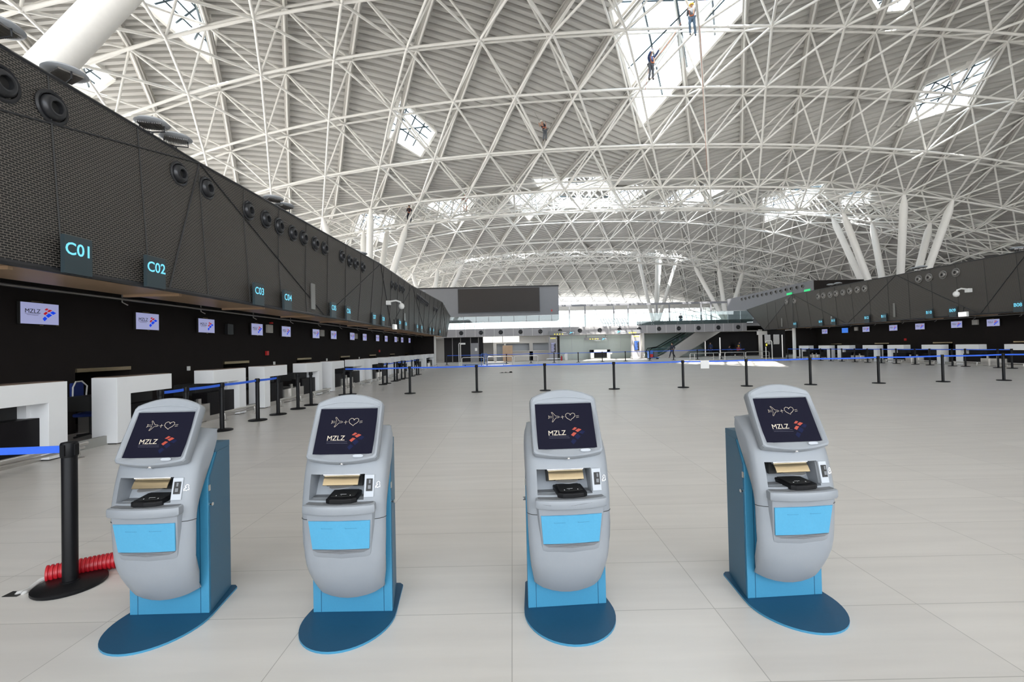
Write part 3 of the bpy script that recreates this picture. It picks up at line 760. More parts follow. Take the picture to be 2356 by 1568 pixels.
def kiosk():
    t = thing('self_service_kiosk', 'tmp', 'kiosk')
    # foot plate
    out = [(-.20, .335), (.20, .335), (.225, .31), (.262, 0.0)]
    for i in range(0, 25):
        a = math.pi*i/24; out.append((.265*math.cos(a), -.05-.315*math.sin(a)))
    out += [(-.262, 0.0), (-.225, .31)]
    m = MB().prism(out, 0, .012); m.mi = [1 if len(f) < 5 else 0 for f in m.f]; m.build('foot_plate', ['plate_blue', 'cab_blue'], t)
    # cabinet, wedge in plan
    def plan(z, g=0.0): return [(-.238-g, -g, z), (.238+g, -g, z), (.174+g, .322+g, z), (-.174-g, .322+g, z)]
    c = MB().loft([plan(.012), plan(.82), [(-.216, .11, .955), (.216, .11, .955), (.174, .322, .955), (-.174, .322, .955)]]).build('cabinet', 'cab_blue', t, bevel=.003)
    for sx in (-1, 1):
        MB().loft([[(sx*(.238-.2*y+.0005), y, z), (sx*(.238-.2*y+.004), y, z), (sx*(.238-.2*y2+.004), y2, z), (sx*(.238-.2*y2+.0005), y2, z)] for z, y, y2 in ((.014, .018, .320), (.82, .018, .320), (.955, .13, .320))]).build('side_panel', 'slate_blue', c)
    MB().loft([[(-.219, .107, z+z2), (.219, .107, z+z2), (.177, .325, z), (-.177, .325, z)] for z, z2 in ((.955, 0), (.992, .016))]).build('cabinet_lid', 'slate_blue', c, bevel=.003)
    s = MB()
    for x in (-.19, .187): s.bb((x, -.0012, .014), (x+.003, .004, .80))
    s.bb((-.19, -.0012, .10), (-.187, .004, .101)); s.build('door_seam', 'plate_blue', c)
    d = MB()
    for z in (.10, .60, .93):
        for sx in (-1, 1): d.lathe([(.005, -.003), (.005, .003)], (sx*(.238-.2*.29), .29, z), 'X', 8)
    d.build('screw', 'black_matte', c)
    for sx in (-1, 1):
        MB().lathe([(.0001, -.02), (.011, -.018), (.011, .018), (.0001, .02)], (sx*.236, .02, .66), 'X', 14).build('lock', 'chrome', c, smooth=50)
        MB().box((sx*.2355, .013, .76), (.012, .018, .035)).build('hinge', 'steel', c)
    # body between cabinet and shell
    MB().loft([[(-.15, y0, z), (.15, y0, z), (.15, .02, z), (-.15, .02, z)] for z, y0 in ((.2, -.02), (.45, -.09), (.66, -.08), (.69, -.06))]).build('neck_body', 'cab_blue', t)
    me = shell(); so = bpy.data.objects.new('front_shell', me); C.collection.objects.link(so); so.parent = t
    # seam ring of the shell
    w = smooth_curve(KW, .62)/2; yr = smooth_curve(KYR, .62); yf = yr-smooth_curve(KTH, .62)
    sm = MB(); pp = [(-w+.012, yr-.002, .62), (-w-.001, yr-.014, .62), (-w-.001, yf+.045, .62), (-w+.007, yf+.026, .62), (-w+.025, yf+.010, .62)]
    pp += [(u, yf-.0055*(1-(u/.2)**2), .62) for u in (-.185, -.1, 0, .1, .185)]; pp += [(-x, y, z) for x, y, z in pp[:5]][::-1]
    sm.tube(pp, .0018, 4); sm.build('shell_seam', 'black_matte', so)
    # pod with the blue panel
    def pr(z, yfr, hw, yb=-.10): return [(-hw, yb, z), (-hw, yfr+.025, z), (-hw+.008, yfr+.006, z), (-hw+.03, yfr, z), (0, yfr-.008, z), (hw-.03, yfr, z), (hw-.008, yfr+.006, z), (hw, yfr+.025, z), (hw, yb, z)]
    pod = MB().loft([pr(.385, -.138, .160), pr(.415, -.158, .168), pr(.44, -.164, .172), pr(.50, -.170, .178), pr(.60, -.184, .188), pr(.667, -.194, .194)]).build('panel_pod', 'grey_shell', t, smooth=40)
    p0, p1 = Vector((0, -.1775, .460)), Vector((0, -.1985, .624)); dn = Vector((0, -(p1.z-p0.z), (p1.y-p0.y))).normalized()
    bl = MB()
    def onp(x, f, e): p = p0.lerp(p1, f)+dn*e; return (x, p.y+0.008*(abs(x)/.16)**2, p.z)
    N = 8; ring = []
    front = []; 
    for e in (-.006, .0012):
        top_ = [onp(-.1735+.347*k/N, 1, e) for k in range(N+1)]; bo_ = [onp(.1605-.321*k/N, 0, e) for k in range(N+1)]
        ring.append(top_+bo_)
    bl.add(ring[0]+ring[1], [tuple(range(len(ring[1]), 2*len(ring[1])))]+[(k, (k+1) % len(ring[0]), len(ring[0])+(k+1) % len(ring[0]), len(ring[0])+k) for k in range(len(ring[0]))])
    bp = bl.build('blue_panel', 'kiosk_blue', t)
    sl = MB()
    for xx in (-.10, .035):
        sl.add([onp(xx, .74, .0018), onp(xx+.065, .74, .0018), onp(xx+.065, .745, .0018), onp(xx, .745, .0018)], [(0, 1, 2, 3)])
        sl.add([onp(xx, .74, .0018), onp(xx+.0015, .74, .0018), onp(xx+.0015, .765, .0018), onp(xx, .765, .0018)], [(0, 1, 2, 3)])
    sl.build('paper_slot', 'plate_blue', bp)
    sill = MB().loft([[(x*1.09, y+.046, z-.045) for x, y, z in q] for q in ([(-.147, -.212, .500), (0, -.224, .498), (.147, -.212, .500), (.12, -.213, .488), (0, -.222, .480), (-.12, -.213, .488)],
                      [(-.147, -.2205, .503), (0, -.2305, .501), (.147, -.2205, .503), (.12, -.219, .487), (0, -.227, .479), (-.12, -.219, .487)])]).build('panel_sill', 'grey_shelf', t)
    # shelf
    def sh(z, g, yfr=-.212): return [(-.195+g, -.02, z), (-.195+g, -.13, z), (-.203+g, -.198+g, z), (-.188+g, yfr+g, z), (-.10, yfr-.020+g, z), (0, yfr-.027+g, z), (.10, yfr-.020+g, z), (.188-g, yfr+g, z), (.203-g, -.198+g, z), (.195-g, -.13, z), (.195-g, -.02, z)]
    MB().loft([sh(.664, .012), sh(.668, .004), sh(.676, 0), sh(.706, 0), sh(.714, .003), sh(.718, .009)]).build('shelf', 'grey_shell', t, smooth=35)
    MB().loft([sh(.7182, .014), sh(.7205, .014)]).bb((-.178, -.12, .716), (.124, -.006, .7335)).build('shelf_mat', 'grey_shelf', t)
    # reader on the shelf
    R = Matrix.Translation((0.005, -.096, .7215)) @ Matrix.Rotation(math.radians(4), 4, 'Z')
    def rd(z, g, dz): return [(-.085+g, .115, z+dz), (-.085+g, -.085, z), (-.06+g, -.103+g, z), (0, -.110+g, z), (.06-g, -.103+g, z), (.085-g, -.085, z), (.085-g, .115, z+dz)]
    r = MB().loft([rd(0, 0, 0), rd(.022, 0, .012), rd(.027, .006, .012)], Mx=R).build('document_reader', 'black_post', t, bevel=.002)
    MB().loft([[(x*.86, y*.84+.012, z+.0015) for x, y, z in rd(.027, .006, .012)], [(x*.84, y*.82+.012, z+.003) for x, y, z in rd(.027, .006, .012)]], Mx=R).build('reader_window', 'black_matte', r)
    g = MB()
    for x, y, w_, h_ in ((-.040, -.055, .004, .010), (-.012, -.05, .003, .010), (.038, -.055, .004, .010), (-.02, -.035, .034, .004), (-.03, .04, .026, .008), (.03, .035, .016, .003)):
        g.bb((x, y, .030), (x+w_, y+h_, .0308+.07*max(0, y+.05)), Mx=R)
    g.build('indicator', 'picto_white', r)
    # printer flap
    fl = MB(); arc = []
    for k in range(9):
        a = k/8; arc.append((-.095-.036*a, .855-.014*a-.034*a*a-0.004*math.sin(a*3)))
    th = .004
    fl.loft([[(x, y, z) for y, z in arc]+[(x, y+.003, z-th) for y, z in arc[::-1]] for x in (-.115, .088)]).build('printer_flap', 'brass', t, smooth=30)
    MB().tube([(-.12, -.095, .857), (.092, -.095, .857)], .010, 12).build('flap_roll', 'chrome', t, smooth=50)
    MB().bb((-.12, -.06, .78), (.092, -.008, .865)).build('printer_mouth', 'black_matte', t)
    MB().lathe([(.065, 0), (.065, .006)], (-.01, -.118, .796), n=24).build('flap_tab', 'grey_shelf', t)
    # card reader bezel on the right
    yb = smooth_curve(KYR, .80)-smooth_curve(KTH, .80)
    tl = Matrix.Translation((.160, yb-.006, .802)) @ Matrix.Rotation(math.radians(-13), 4, 'X') @ Matrix.Rotation(math.radians(9), 4, 'Z')
    bz = MB().bb((-.030, -.008, -.062), (.025, .02, .062), Mx=tl).build('card_bezel', 'grey_light', t, bevel=.003)
    cr = MB().bb((-.018, -.012, -.028), (.016, .0, .040), Mx=tl).build('card_slot', 'black_matte', bz)
    MB().bb((-.008, -.016, -.016), (.008, -.010, .004), Mx=tl).bb((-.004, -.016, .014), (.006, -.010, .034), Mx=tl).build('slot_guide', 'grey_shelf', bz)
    ic = MB(); ti = Matrix.Translation((.203, yb+.004, .806)) @ Matrix.Rotation(math.radians(-13), 4, 'X') @ Matrix.Rotation(math.radians(26), 4, 'Z')
    hp = [(-.014, -.010), (-.004, .0), (-.008, .008), (.002, .018), (.010, .012), (.009, .002), (.012, -.006), (.012, -.014), (.006, -.011), (.000, -.018), (-.006, -.012), (-.012, -.018)]
    for a, b in zip(hp, hp[1:]+hp[:1]): ic.tube([(a[0], -.004, a[1]), (b[0], -.004, b[1])], .0014, 4, Mx=ti)
    ic.tube([(-.010, -.004, -.008), (.000, -.004, .002)], .0014, 4, Mx=ti)
    ic.build('hand_symbol', 'picto_white', bz)
    # monitor head, built in a tilted frame: x right, y up the plane, z out of the face
    th_ = math.radians(28.3)
    T4 = Matrix(((1, 0, 0, 0), (0, math.sin(th_), -math.cos(th_), -.123), (0, math.cos(th_), math.sin(th_), .980), (0, 0, 0, 1)))
    def outline(g, N=12):
        pts = []; hb, ht = .204-g, .200-g; yb_, yt = -.030+g, .320-g
        for k in range(N+1):  # bottom, left to right, bowed down
            u = -1+2*k/N; pts.append((u*(hb-.012), yb_-.023*(1-u*u)))
        pts += [(hb, yb_+.014), (hb+.001, .07), ((hb+ht)/2+.001, .17), (ht, yt-.02)]
        for k in range(N+1):
            u = 1-2*k/N; pts.append((u*(ht-.012), yt+.048*(1-u*u)))
        pts += [(-ht, yt-.02), (-(hb+ht)/2-.001, .17), (-hb-.001, .07), (-hb, yb_+.014)]
        return pts
    rings = [[(x, y, z) for x, y in outline(g)] for g, z in ((.030, -.055), (.008, -.045), (0, -.032), (0, .006), (.004, .015), (.012, .020))]
    def rect(x, y, z, hx=.172, y0=0, y1=.276):
        cx, cy = 0, (y0+y1)/2; dx, dy = x-cx, y-cy; s = min(hx/max(abs(dx), 1e-6), (y1-y0)/2/max(abs(dy), 1e-6)); return (cx+dx*s, cy+dy*s, z)
    o0 = outline(.012)
    # snap the ring to the four corners of the screen
    def snap(q):
        for cx in (-1, 1):
            for cy in (0, .276):
                if math.hypot(q[0]-cx*.172, q[1]-cy) < .016: return (cx*.172, cy, q[2])
        return q
    rings.append([snap(rect(x, y,   .010, .178, -.006, .282)) for x, y in o0]); rings.append([snap(rect(x, y, .002)) for x, y in o0])
    hd = MB().loft(rings, caps=False, Mx=T4); hd.add([Vector(p) for p in rings[0]], [tuple(range(len(rings[0])))], Mx=T4)
    hd = hd.build('monitor_housing', 'grey_shell', t, smooth=32)
    MB().loft([[(x*.9, .14+(y-.14)*.92, z) for x, y in outline(.03)] for z in (-.050, -.085)]+[[(x*.75, .12+(y-.14)*.78, -.11) for x, y in outline(.03)]], Mx=T4).build('monitor_back', 'kiosk_blue', t, smooth=40)
    MB().loft([[(-.12, -.02, z), (.12, -.02, z), (.13, .2, z), (-.13, .2, z)] for z in (-.08, -.14)], Mx=T4).build('monitor_mount', 'grey_shell', t)
    scn = MB().bb((-.1725, -.0005, -.002), (.1725, .2765, .003), Mx=T4).build('screen', 'screen_glass', t)
    a = MB(); zf = .0036
    def S(x, y):   # measured on the photographed display
        xl = 175+(y-165)*.06; xr = 1730+(y-145)*.13; return (-.172+.344*(x-xl)/(xr-xl), .276*(1-(y-(180-(x-175)*.032))/1240))
    def stroke(pts, r, mi, close=False):
        q = [S(*p) for p in pts]; 
        if close: q.append(q[0])
        a.tube([(x, y, zf) for x, y in q], r, 4, mi, Mx=T4)
    stroke([(550, 497), (575, 517), (690, 517), (628, 405), (650, 400), (755, 510), (830, 515), (858, 535), (830, 552), (755, 560), (668, 678), (650, 672), (690, 555), (580, 555), (548, 585), (565, 535)], .0010, 0, True)
    stroke([(893, 540), (985, 525)], .0010, 0); stroke([(932, 490), (945, 590)], .0010, 0)
    stroke([(1155, 480), (1130, 435), (1075, 425), (1028, 460), (1025, 520), (1065, 570), (1130, 605), (1168, 635), (1185, 595), (1245, 555), (1285, 500), (1275, 445), (1225, 420), (1175, 440)], .0013, 0, True)
    stroke([(1310, 508), (1390, 495)], .0010, 0); stroke([(1320, 550), (1395, 535)], .0010, 0)
    x0, y0 = S(535, 1045)
    text(a, 'MZLZ', .0415, T4 @ Matrix.Translation((x0, y0, zf)), mi=0, bold=.0, depth=.0003)
    stroke([(545, 1075), (1110, 1060)], .0007, 1); stroke([(555, 1115), (1130, 1105)], .0007, 1)
    for q in ([(1195, 885), (1270, 815), (1340, 838), (1262, 895)], [(1280, 908), (1378, 850), (1462, 880), (1355, 952)], [(1165, 1028), (1240, 955), (1328, 975), (1235, 1070)]):
        a.add([(*S(*p), zf) for p in q], [(3, 2, 1, 0)], 2, Mx=T4)
    for q in ([(1255, 1080), (1345, 985), (1440, 1060), (1355, 1155)], [(1155, 1208), (1225, 1125), (1322, 1180), (1235, 1285)], [(1375, 970), (1480, 900), (1560, 930), (1500, 1010)]):
        a.add([(*S(*p), zf) for p in q], [(3, 2, 1, 0)], 3, Mx=T4)
    a.build('display_art', ['art_white', 'art_dim', 'art_red', 'art_navy'], scn, fix=False)
    MB().prism([(.098+.018*math.cos(k*math.pi/8)+(.012 if math.cos(k*math.pi/8) > 0 else -.012), -.017+.0085*math.sin(k*math.pi/8)) for k in range(16)], .0185, .0225, Mx=T4).build('status_badge', 'grey_light', hd, bevel=0)
    tb = MB(); up = [(u*.184, .286+.028*(1-u*u), .0195) for u in [-1+k/8 for k in range(17)]]
    tb.tube(up, .0014, 4, Mx=T4); tb.build('brow_line', 'grey_light', hd)
    MB().lathe([(.0001, -.004), (.012, -.003), (.012, .003), (.0001, .004)], (0, -.056, -.01), 'Y', 12, Mx=T4).build('fixing_screw', 'chrome', hd)
    return t
kk = kiosk()
klabels = ['grey and blue kiosk beside the red hose, far left of the four', 'grey and blue kiosk second from the left of the four',
           'grey and blue kiosk with scratches on its shelf edge, third from left', 'grey and blue kiosk on the far right, turned to show its left side']
kpos = [(390, 1412, .01), (812, 1406.5, -.01), (1306, 1392.5, .073), (1807, 1371, .065)]
for i, (x, y, k) in enumerate(kpos):
    p = on_z(x, y, .012)
    if i == 0: kk.location = (p.x, p.y, 0); kk.rotation_euler = (0, 0, math.atan(k)); kk['label'] = klabels[0]; o = kk
    else: o = dup(kk, (p.x, p.y, 0), math.atan(k), klabels[i])
    o['group'] = 'self-service kiosks'
    if i == 2:
        s = MB(); s.tube([(-.165, -.2165, .697), (-.12, -.2285, .692)], .0011, 4); s.tube([(-.01, -.239, .690), (.05, -.2365, .697), (.11, -.2300, .701)], .0009, 4)
        s.build('scratch', 'grey_shelf', o)
# ================================================================== stanchions
def post_mesh():
    t = thing('belt_post', 'tmp', 'belt post')
    MB().lathe([(.195, 0), (.20, .006), (.20, .022), (.185, .030), (.06, .034), (.055, .036), (.055, .04), (.045, .042)], n=36).build('base', 'black_post', t, smooth=40)
    MB().lathe([(.043, .04), (.043, .885), (.040, .89)], n=24).build('pole', 'black_post', t, smooth=40)
    h = MB().lathe([(.046, .885), (.048, .89), (.048, .975), (.044, .985), (.0001, .987)], n=24)
    for q in range(4):
        h.box((.047*math.cos(q*math.pi/2), .047*math.sin(q*math.pi/2), .935), (.014, .030, .075), q*math.pi/2)
    h.build('belt_cassette', 'black_post', t, smooth=40)
    return t
pm = post_mesh(); pfirst = True
def post(p, label, group, to=None):
    global pfirst
    if pfirst: o = pm; pfirst = False; o.location = (p[0], p[1], 0); o['label'] = label
    else: o = dup(pm, (p[0], p[1], 0), None, label)
    o['group'] = group
    if to is not None:
        d = Vector((to[0]-p[0], to[1]-p[1], 0)); L = d.length; u = d/L; n = Vector((-u.y, u.x, 0))*.0012; N = 10; rings = []
        for k in range(N+1):
            q = u*(.052+(L-.104)*k/N); sag = -.012*math.sin(math.pi*k/N)*min(1, L/2)
            rings.append([q+n+Vector((0, 0, .912+sag)), q+n+Vector((0, 0, .962+sag)), q-n+Vector((0, 0, .962+sag)), q-n+Vector((0, 0, .912+sag))])
        b = MB().loft(rings).build('belt', 'belt_blue', o); b['label'] = 'blue belt'
    return o
p = on_z(162, 1346)
post(p, 'thick black post in the left foreground before the red hose', 'near post', (p.x-2.0, p.y+.03))
post((p.x-2.0, p.y+.03), 'black post just outside the left frame edge holding the near blue belt', 'near post')
LN = [791.7, 943, 1097, 1254, 1413, 1572, 1718, 1865, 2022, 2170, 2310]
YL = 16.66; fl_ = [Vector(((on_y(x, 880, YL)).x, YL, 0)) for x in LN]; fl_.append(fl_[-1]+Vector((2.4, 0, 0)))
for i, p in enumerate(fl_):
    post(p, 'black post in the long front belt line, %s from its left end' % ORD[i], 'posts of the long front belt line', fl_[i+1] if i < len(fl_)-1 else None)
q = on_z(807.6, 907)
post(q, 'black post just right of the left end of the front belt line', 'posts of the long front belt line')
X2 = [1165.5, 1221.6, 1275, 1330.6, 1386, 1439, 1495, 1550, 1605, 1660, 1715]
f2 = [Vector((on_y(x, 830, 46).x, 46, 0)) for x in X2]
x0_ = on_y(1028, 830, 46).x; s_ = (f2[0].x-x0_)
post((x0_, 46, 0), 'black post at the left end of the far belt line', 'posts of the far belt line', (f2[0].x, 46, 0))
for i, p in enumerate(f2): post(p, 'small black post of the far belt line, %s from the cardboard panel' % ORD[i], 'posts of the far belt line', f2[i+1] if i < len(f2)-1 else None)
ZL = [7.85, 8.46, 9.5, 10.83, 11.77, 12.86, 13.7]
for i, z in enumerate(ZL):
    post((-6.0, z), 'black post facing the left desks, %s from the camera in the near cluster' % ORD[i], 'posts before the left desks', (-6.0, ZL[i+1]) if i < 4 else None)
ZM = [21.3, 22.0, 23.4, 23.9, 24.9, 25.7, 27.5, 28.8, 29.4]
for i, z in enumerate(ZM):
    post((-6.0, z), 'small black post facing the left desks, %s from the camera in the far cluster' % ORD[i], 'posts before the left desks', (-6.0, ZM[i+1]) if i < 8 else None)
ZR = [22.9, 23.55, 25.25, 26.0, 27.4, 28.4, 29.8, 31.0, 32.2, 33.4, 34.7, 35.9, 37.1, 38.5, 39.6, 41.5]
for i, z in enumerate(ZR):
    post((24.8, z), 'black post before the right desks, %s from the near end' % ORD[i], 'posts before the right desks', (24.8, ZR[i+1]) if i < len(ZR)-1 else None)
# paper sheet hung over the front belt
a = on_y(1612, 833, YL-.02); b = on_y(1632, 847, YL-.02)
tag(MB().bb((a.x, YL-.014, b.z), (b.x, YL-.010, .955)).bb((a.x, YL+.008, .90), (b.x, YL+.012, .955)).bb((a.x, YL-.014, .955), (b.x, YL+.012, .966)).build('paper_sheet', 'cloth_white'), 'white paper sheet hung over the long front blue belt', 'paper')
# ================================================================== red corrugated hose with cables
P0, P1 = Vector((-3.29, 3.24, .062)), Vector((-2.72, 3.55, .062)); d = (P1-P0); L = d.length; u = d/L; n = Vector((-u.y, u.x, 0))
h = MB(); rings = []; K = int(L/.024)
hp = []; hr = []
for i in range(K):
    for f, r in ((0, .050), (.15, .058), (.6, .058), (.75, .050)):
        s = (i+f)*.024; hp.append(P0+u*s+n*.03*math.sin(s/L*math.pi)); hr.append(r)
h.tube(hp, hr, 24, caps=False); h.tube([p for p in hp], .046, 16, caps=False)
ho = h.build('corrugated_hose', 'red_plastic', smooth=60, fix=False); tag(ho, 'red corrugated plastic hose lying on the floor between near post and leftmost kiosk', 'hose')
box_c = on_z(34, 1366)
for i, (o1, o2, nm) in enumerate(((0, 0, 'upper'), (.03, -.02, 'lower'))):
    q = P0-Vector((0, 0, .02+.01*i)); e = Vector((box_c.x+.04*i, box_c.y, -.01))
    pts = [q+u*.1, q-u*.02, q.lerp(e, .35)+Vector((0, -.01-o1, -.005)), q.lerp(e, .75)+Vector((.02, -.02, .012-q.z*.4+o1*.2)), e+Vector((.03, 0, .02)), e]
    pp = []
    for k in range(len(pts)-1):
        for s in range(5):
            pp.append(pts[k].lerp(pts[k+1], s/5))
    for _ in range(3): pp = [pp[0]]+[(pp[k-1]+pp[k]*2+pp[k+1])/4 for k in range(1, len(pp)-1)]+[pp[-1]]
    for p_ in pp[:-3]: p_.z = max(p_.z, .011)
    tag(MB().tube(pp, .0115, 8).build('grey_cable', 'cable_grey', smooth=60), '%s of the two light grey cables running from the red hose to the floor box' % nm, 'cable')
tag(MB().box((box_c.x, box_c.y, .001), (.10, .07, .004)).build('floor_box', 'black_matte'), 'dark open floor box where grey cables enter the tiles', 'floor box')
# ================================================================== far end: bridge, upper floor, board wall
def slab(name, a, b, m, kind='structure', label=None, cat=None):
    o = MB().bb(a, b).build(name, m); return tag(o, label, cat, None, kind if not label else None)
YF = 53.9
XL, XR = -8.6, 27.5
br_ = thing('bridge_fascia', 'grey panelled edge of the upper floor across the far end of the hall', 'fascia', (9.5, YF, 2.95))
MB().bb((XL-9.5, 0, 0), (XR-9.5, .5, .92)).build('panel', 'fascia_grey', br_)
j = MB(); x = on_y(1049.5, 780, YF).x
k = 0
while x < XR:
    MB().bb((x-9.5-.012, -.012, .0), (x-9.5+.012, .005, .92)).build('panel_joint', 'white_paint', br_); x += 1.118; k += 1
for i in range(15):
    q = on_y(1061+45.55*i, 765, YF); nzl = dup(nz0, (q.x, YF-.01, 3.42), 0, 'black ringed nozzle in the far grey fascia, %s from its left end' % ORD[i]); nzl['group'] = 'nozzles in the far fascia'
slab('floor_upper', (-16, YF+.5, 3.55), (60, 121, 3.85), 'fascia_grey')
slab('ceiling_lower', (-16, YF+.55, 2.95), (34, 64, 3.0), 'off_white')
slab('trim_3', (14.8, YF+.45, 3.85), (XR+8, YF+.55, 4.35), 'grey_wall')
gl = thing('glass_balustrade', 'clear glass balustrade with steel rail along the edge of the upper floor', 'balustrade', (9.5, YF+.2, 3.87))
x = XL
g = MB(); c = MB(); 
while x < XR:
    g.bb((x-9.5+.02, -.01, .05), (x-9.5+1.45, .01, 1.45)); 
    for z in (.12, .42):
        for dx in (.12, 1.34): c.lathe([(.03, -.03), (.03, .03)], (x-9.5+dx, 0, z), 'Y', 8)
    x += 1.48
g.build('glass_sheet', 'glass_green', gl); c.build('glass_clamp', 'chrome', gl)
MB().tube([(XL-9.5, 0, 1.47), (XR-9.5, 0, 1.47)], .022, 6).build('handrail', 'steel', gl)
# grey wall block with the big dark board
YB_ = 58.0
pL, pR = on_y(965, 658, YB_), on_y(1284.5, 658, YB_)
slab('wall_board', (-30, YB_, 5.0), (pR.x, YB_+3, pR.z), 'grey_wall')
slab('trim_4', (-30, YB_-.1, pR.z), (pR.x+.05, YB_+3, pR.z+.14), 'black_matte')
a, b = on_y(1055.5, 719.5, YB_), on_y(1240, 661, YB_)
bd = thing('display_board', 'huge unlit dark display board on the far grey wall', 'display board', ((a.x+b.x)/2, YB_-.12, a.z))
hw = (b.x-a.x)/2; hh = b.z-a.z
MB().bb((-hw, 0, 0), (hw, .12, hh)).build('led_field', 'led_black', bd); MB().bb((-hw-.06, -.02, -.08), (hw+.06, .12, 0)).bb((-hw-.06, -.02, 0), (-hw, .12, hh)).bb((hw, -.02, 0), (hw+.06, .12, hh)).build('board_frame', 'nozzle_black', bd)
tag(MB().bb((0, 0, 0), (.16, .05, .24)).build('fire_sign', 'alarm_red', loc=on_y(1268, 716, YB_-.06)), 'tiny red fire sign on the grey wall right of the dark board', 'sign')
# right upper volume with round ports
sl_ = slab('wall_upper_right', (30, 46, 4.4), (30.3, 64, 7.65), 'grey_wall'); slab('wall_upper_right_end', (30.3, 46, 4.4), (46, 46.3, 7.65), 'black_wall')
r0 = MB().lathe([(.20, 0), (.20, .05), (.15, .06), (.14, 0)], ax='X', n=16); r0.v = [(-x, y, z) for x, y, z in r0.v]
first = None
for i, (x, y) in enumerate([(1706.4, 687.9), (1715, 686.5), (1724, 684), (1733.5, 681.8), (1743, 680), (1753, 678), (1763, 676), (1774, 673.7), (1785, 671), (1796, 669), (1808, 666.3), (1820, 664), (1833, 661), (1846, 658.2)]):
    q = on_x(x, y, 29.97)
    if first is None: first = r0.build('round_port', 'nozzle_grey', smooth=50); o = first
    else: o = first.copy(); C.collection.objects.link(o)
    o.location = q; tag(o, 'pale round port in the upper right grey wall, %s from its far end' % ORD[i], 'port', 'ports of the upper right wall')
for nm, x, y in (('left', 1816, 675.5), ('right', 1857, 667.5)):
    q = on_x(x, y, 29.9); tag(MB().box((q.x, q.y, q.z), (.06, .9, .22)).build('exit_light', 'green_light'), 'small green exit light above the right canopy, %s of the pair' % nm, 'exit light')
# glazed far facade
fa = thing('window_facade', None, None, (9.5, 121, 3.85)); tag(fa, kind='structure')
m = MB()
for i in range(-18, 32):
    x = i*2.6-9.5
    m.tube([(x, 0, 0), (x+1.3, 0, 7.6)], .06, 5, caps=False); m.tube([(x+2.6, 0, 0), (x+1.3, 0, 7.6)], .06, 5, caps=False)
m.tube([(-60, 0, 7.6), (70, 0, 7.6)], .15, 6)
m.build('diagrid', 'truss', fa)
MB().bb((-60, .3, 0), (70, .32, 7.4)).build('pane', 'glass_clear', fa)
slab('trim_5', (-50, 120, 11.0), (75, 121.5, 12.4), 'truss')
# frame of the upper gallery
gf = thing('gallery_frame', 'grey steel frame of posts and beam standing on the far upper floor', 'frame', (16, 72, 3.85))
m = MB()
q0 = on_y(1284, 701, 72); q1 = on_y(1708, 697, 72); zt_ = q0.z-3.85
m.bb((q0.x-16, -.12, zt_-.3), (q1.x-16, .12, zt_)); m.build('beam', 'grey_wall', gf)
for i, x in enumerate((1310, 1346, 1412, 1445, 1511, 1540, 1613, 1636)):
    q = on_y(x, 720, 72); MB().bb((q.x-16-.09, -.1, 0), (q.x-16+.09, .1, zt_-.3)).build('post', 'grey_wall', gf)
# seats and railings seen on the upper floor
for i, x in enumerate((1392, 1404, 1418, 1430, 1442)):
    q = on_y(x, 752, 56); s_ = thing('airport_seat', 'dark slatted seat back silhouetted on the upper floor, %s from the left' % ORD[i], 'seat', (q.x, 56, 3.85), .3, 'seats on the upper floor')
    MB().tube([(-.2, 0, 0), (-.25, .1, .45), (-.45, .35, 1.05)], .035, 6).tube([(.2, 0, 0), (.15, .1, .45), (-.05, .35, 1.05)], .035, 6).build('seat_frame', 'black_post', s_)
    MB().bb((-.25, -.35, .42), (.2, .12, .47)).build('seat_pan', 'black_post', s_)
# ---------------- ground level below the bridge
YG = 54.0
slab('wall_back', (XL-3, 64, 0), (30, 64.3, 3.6), 'off_white')
def gx(x, Y=YG): return on_y(x, 800, Y).x
slab('wall_back_right', (30, 62, 0), (60, 62.3, 3.6), 'black_wall'); slab('wall_back_left', (-30, 62, 0), (XL-3, 62.3, 3.6), 'black_wall')
# dark shop front on the left
ds = thing('dark_shop_front', 'dark glazed shop front under the left end of the far fascia', 'shop front', (gx(1073), 56, 0)); ox = gx(1073)
MB().bb((gx(1022, 56)-ox, 0, 0), (gx(1112, 56)-ox, .15, 2.95)).build('dark_glazing', 'black_panel', ds)
for i, x in enumerate((1041, 1060, 1083, 1101)):
    MB().bb((gx(x, 56)-ox-.03, -.05, 0), (gx(x, 56)-ox+.03, 0, 2.95)).build('mullion', 'nozzle_grey', ds)
dr = MB().bb((gx(1083, 56)-ox, -.12, 0), (gx(1101, 56)-ox, -.05, 2.25)).build('door_leaf', 'grey_wall', ds)
MB().bb((gx(1093, 56)-ox, -.14, 1.3), (gx(1098, 56)-ox, -.12, 1.65)).build('notice', 'white_paint', dr)
MB().bb((gx(1061, 56)-ox, -.2, 2.1), (gx(1071, 56)-ox, -.06, 2.3)).build('ceiling_fan_unit', 'white_paint', ds)
# white sign boxes and white partition with openings
for i, (xa, xb) in enumerate(((1112, 1133), (1134, 1156), (1158, 1195))):
    tag(MB().bb((gx(xa, 55), 54.9, 2.25), (gx(xb, 55), 55.1, 2.95)).build('light_box', 'lit_white'), 'bright white box sign hanging under the far fascia, %s from the left' % ORD[i], 'light box', 'white box signs')
pt = thing('white_partition', 'white partition with counter openings at the far end left of the left pillar', 'partition', (gx(1200), 56.5, 0)); ox = gx(1200)
m = MB(); xa, xb = gx(1135, 56.5)-ox, gx(1267, 56.5)-ox
m.bb((xa, 0, 2.1), (xb, .3, 2.95)); m.bb((xa, 0, 0), (xa+.4, .3, 2.1)); m.bb((gx(1218, 56.5)-ox, 0, 0), (gx(1226, 56.5)-ox, .3, 2.1)); m.bb((gx(1160, 56.5)-ox, 0, 0), (xb, .3, 1.15)); m.bb((gx(1160, 56.5)-ox, -.4, 1.1), (xb, .3, 1.2))
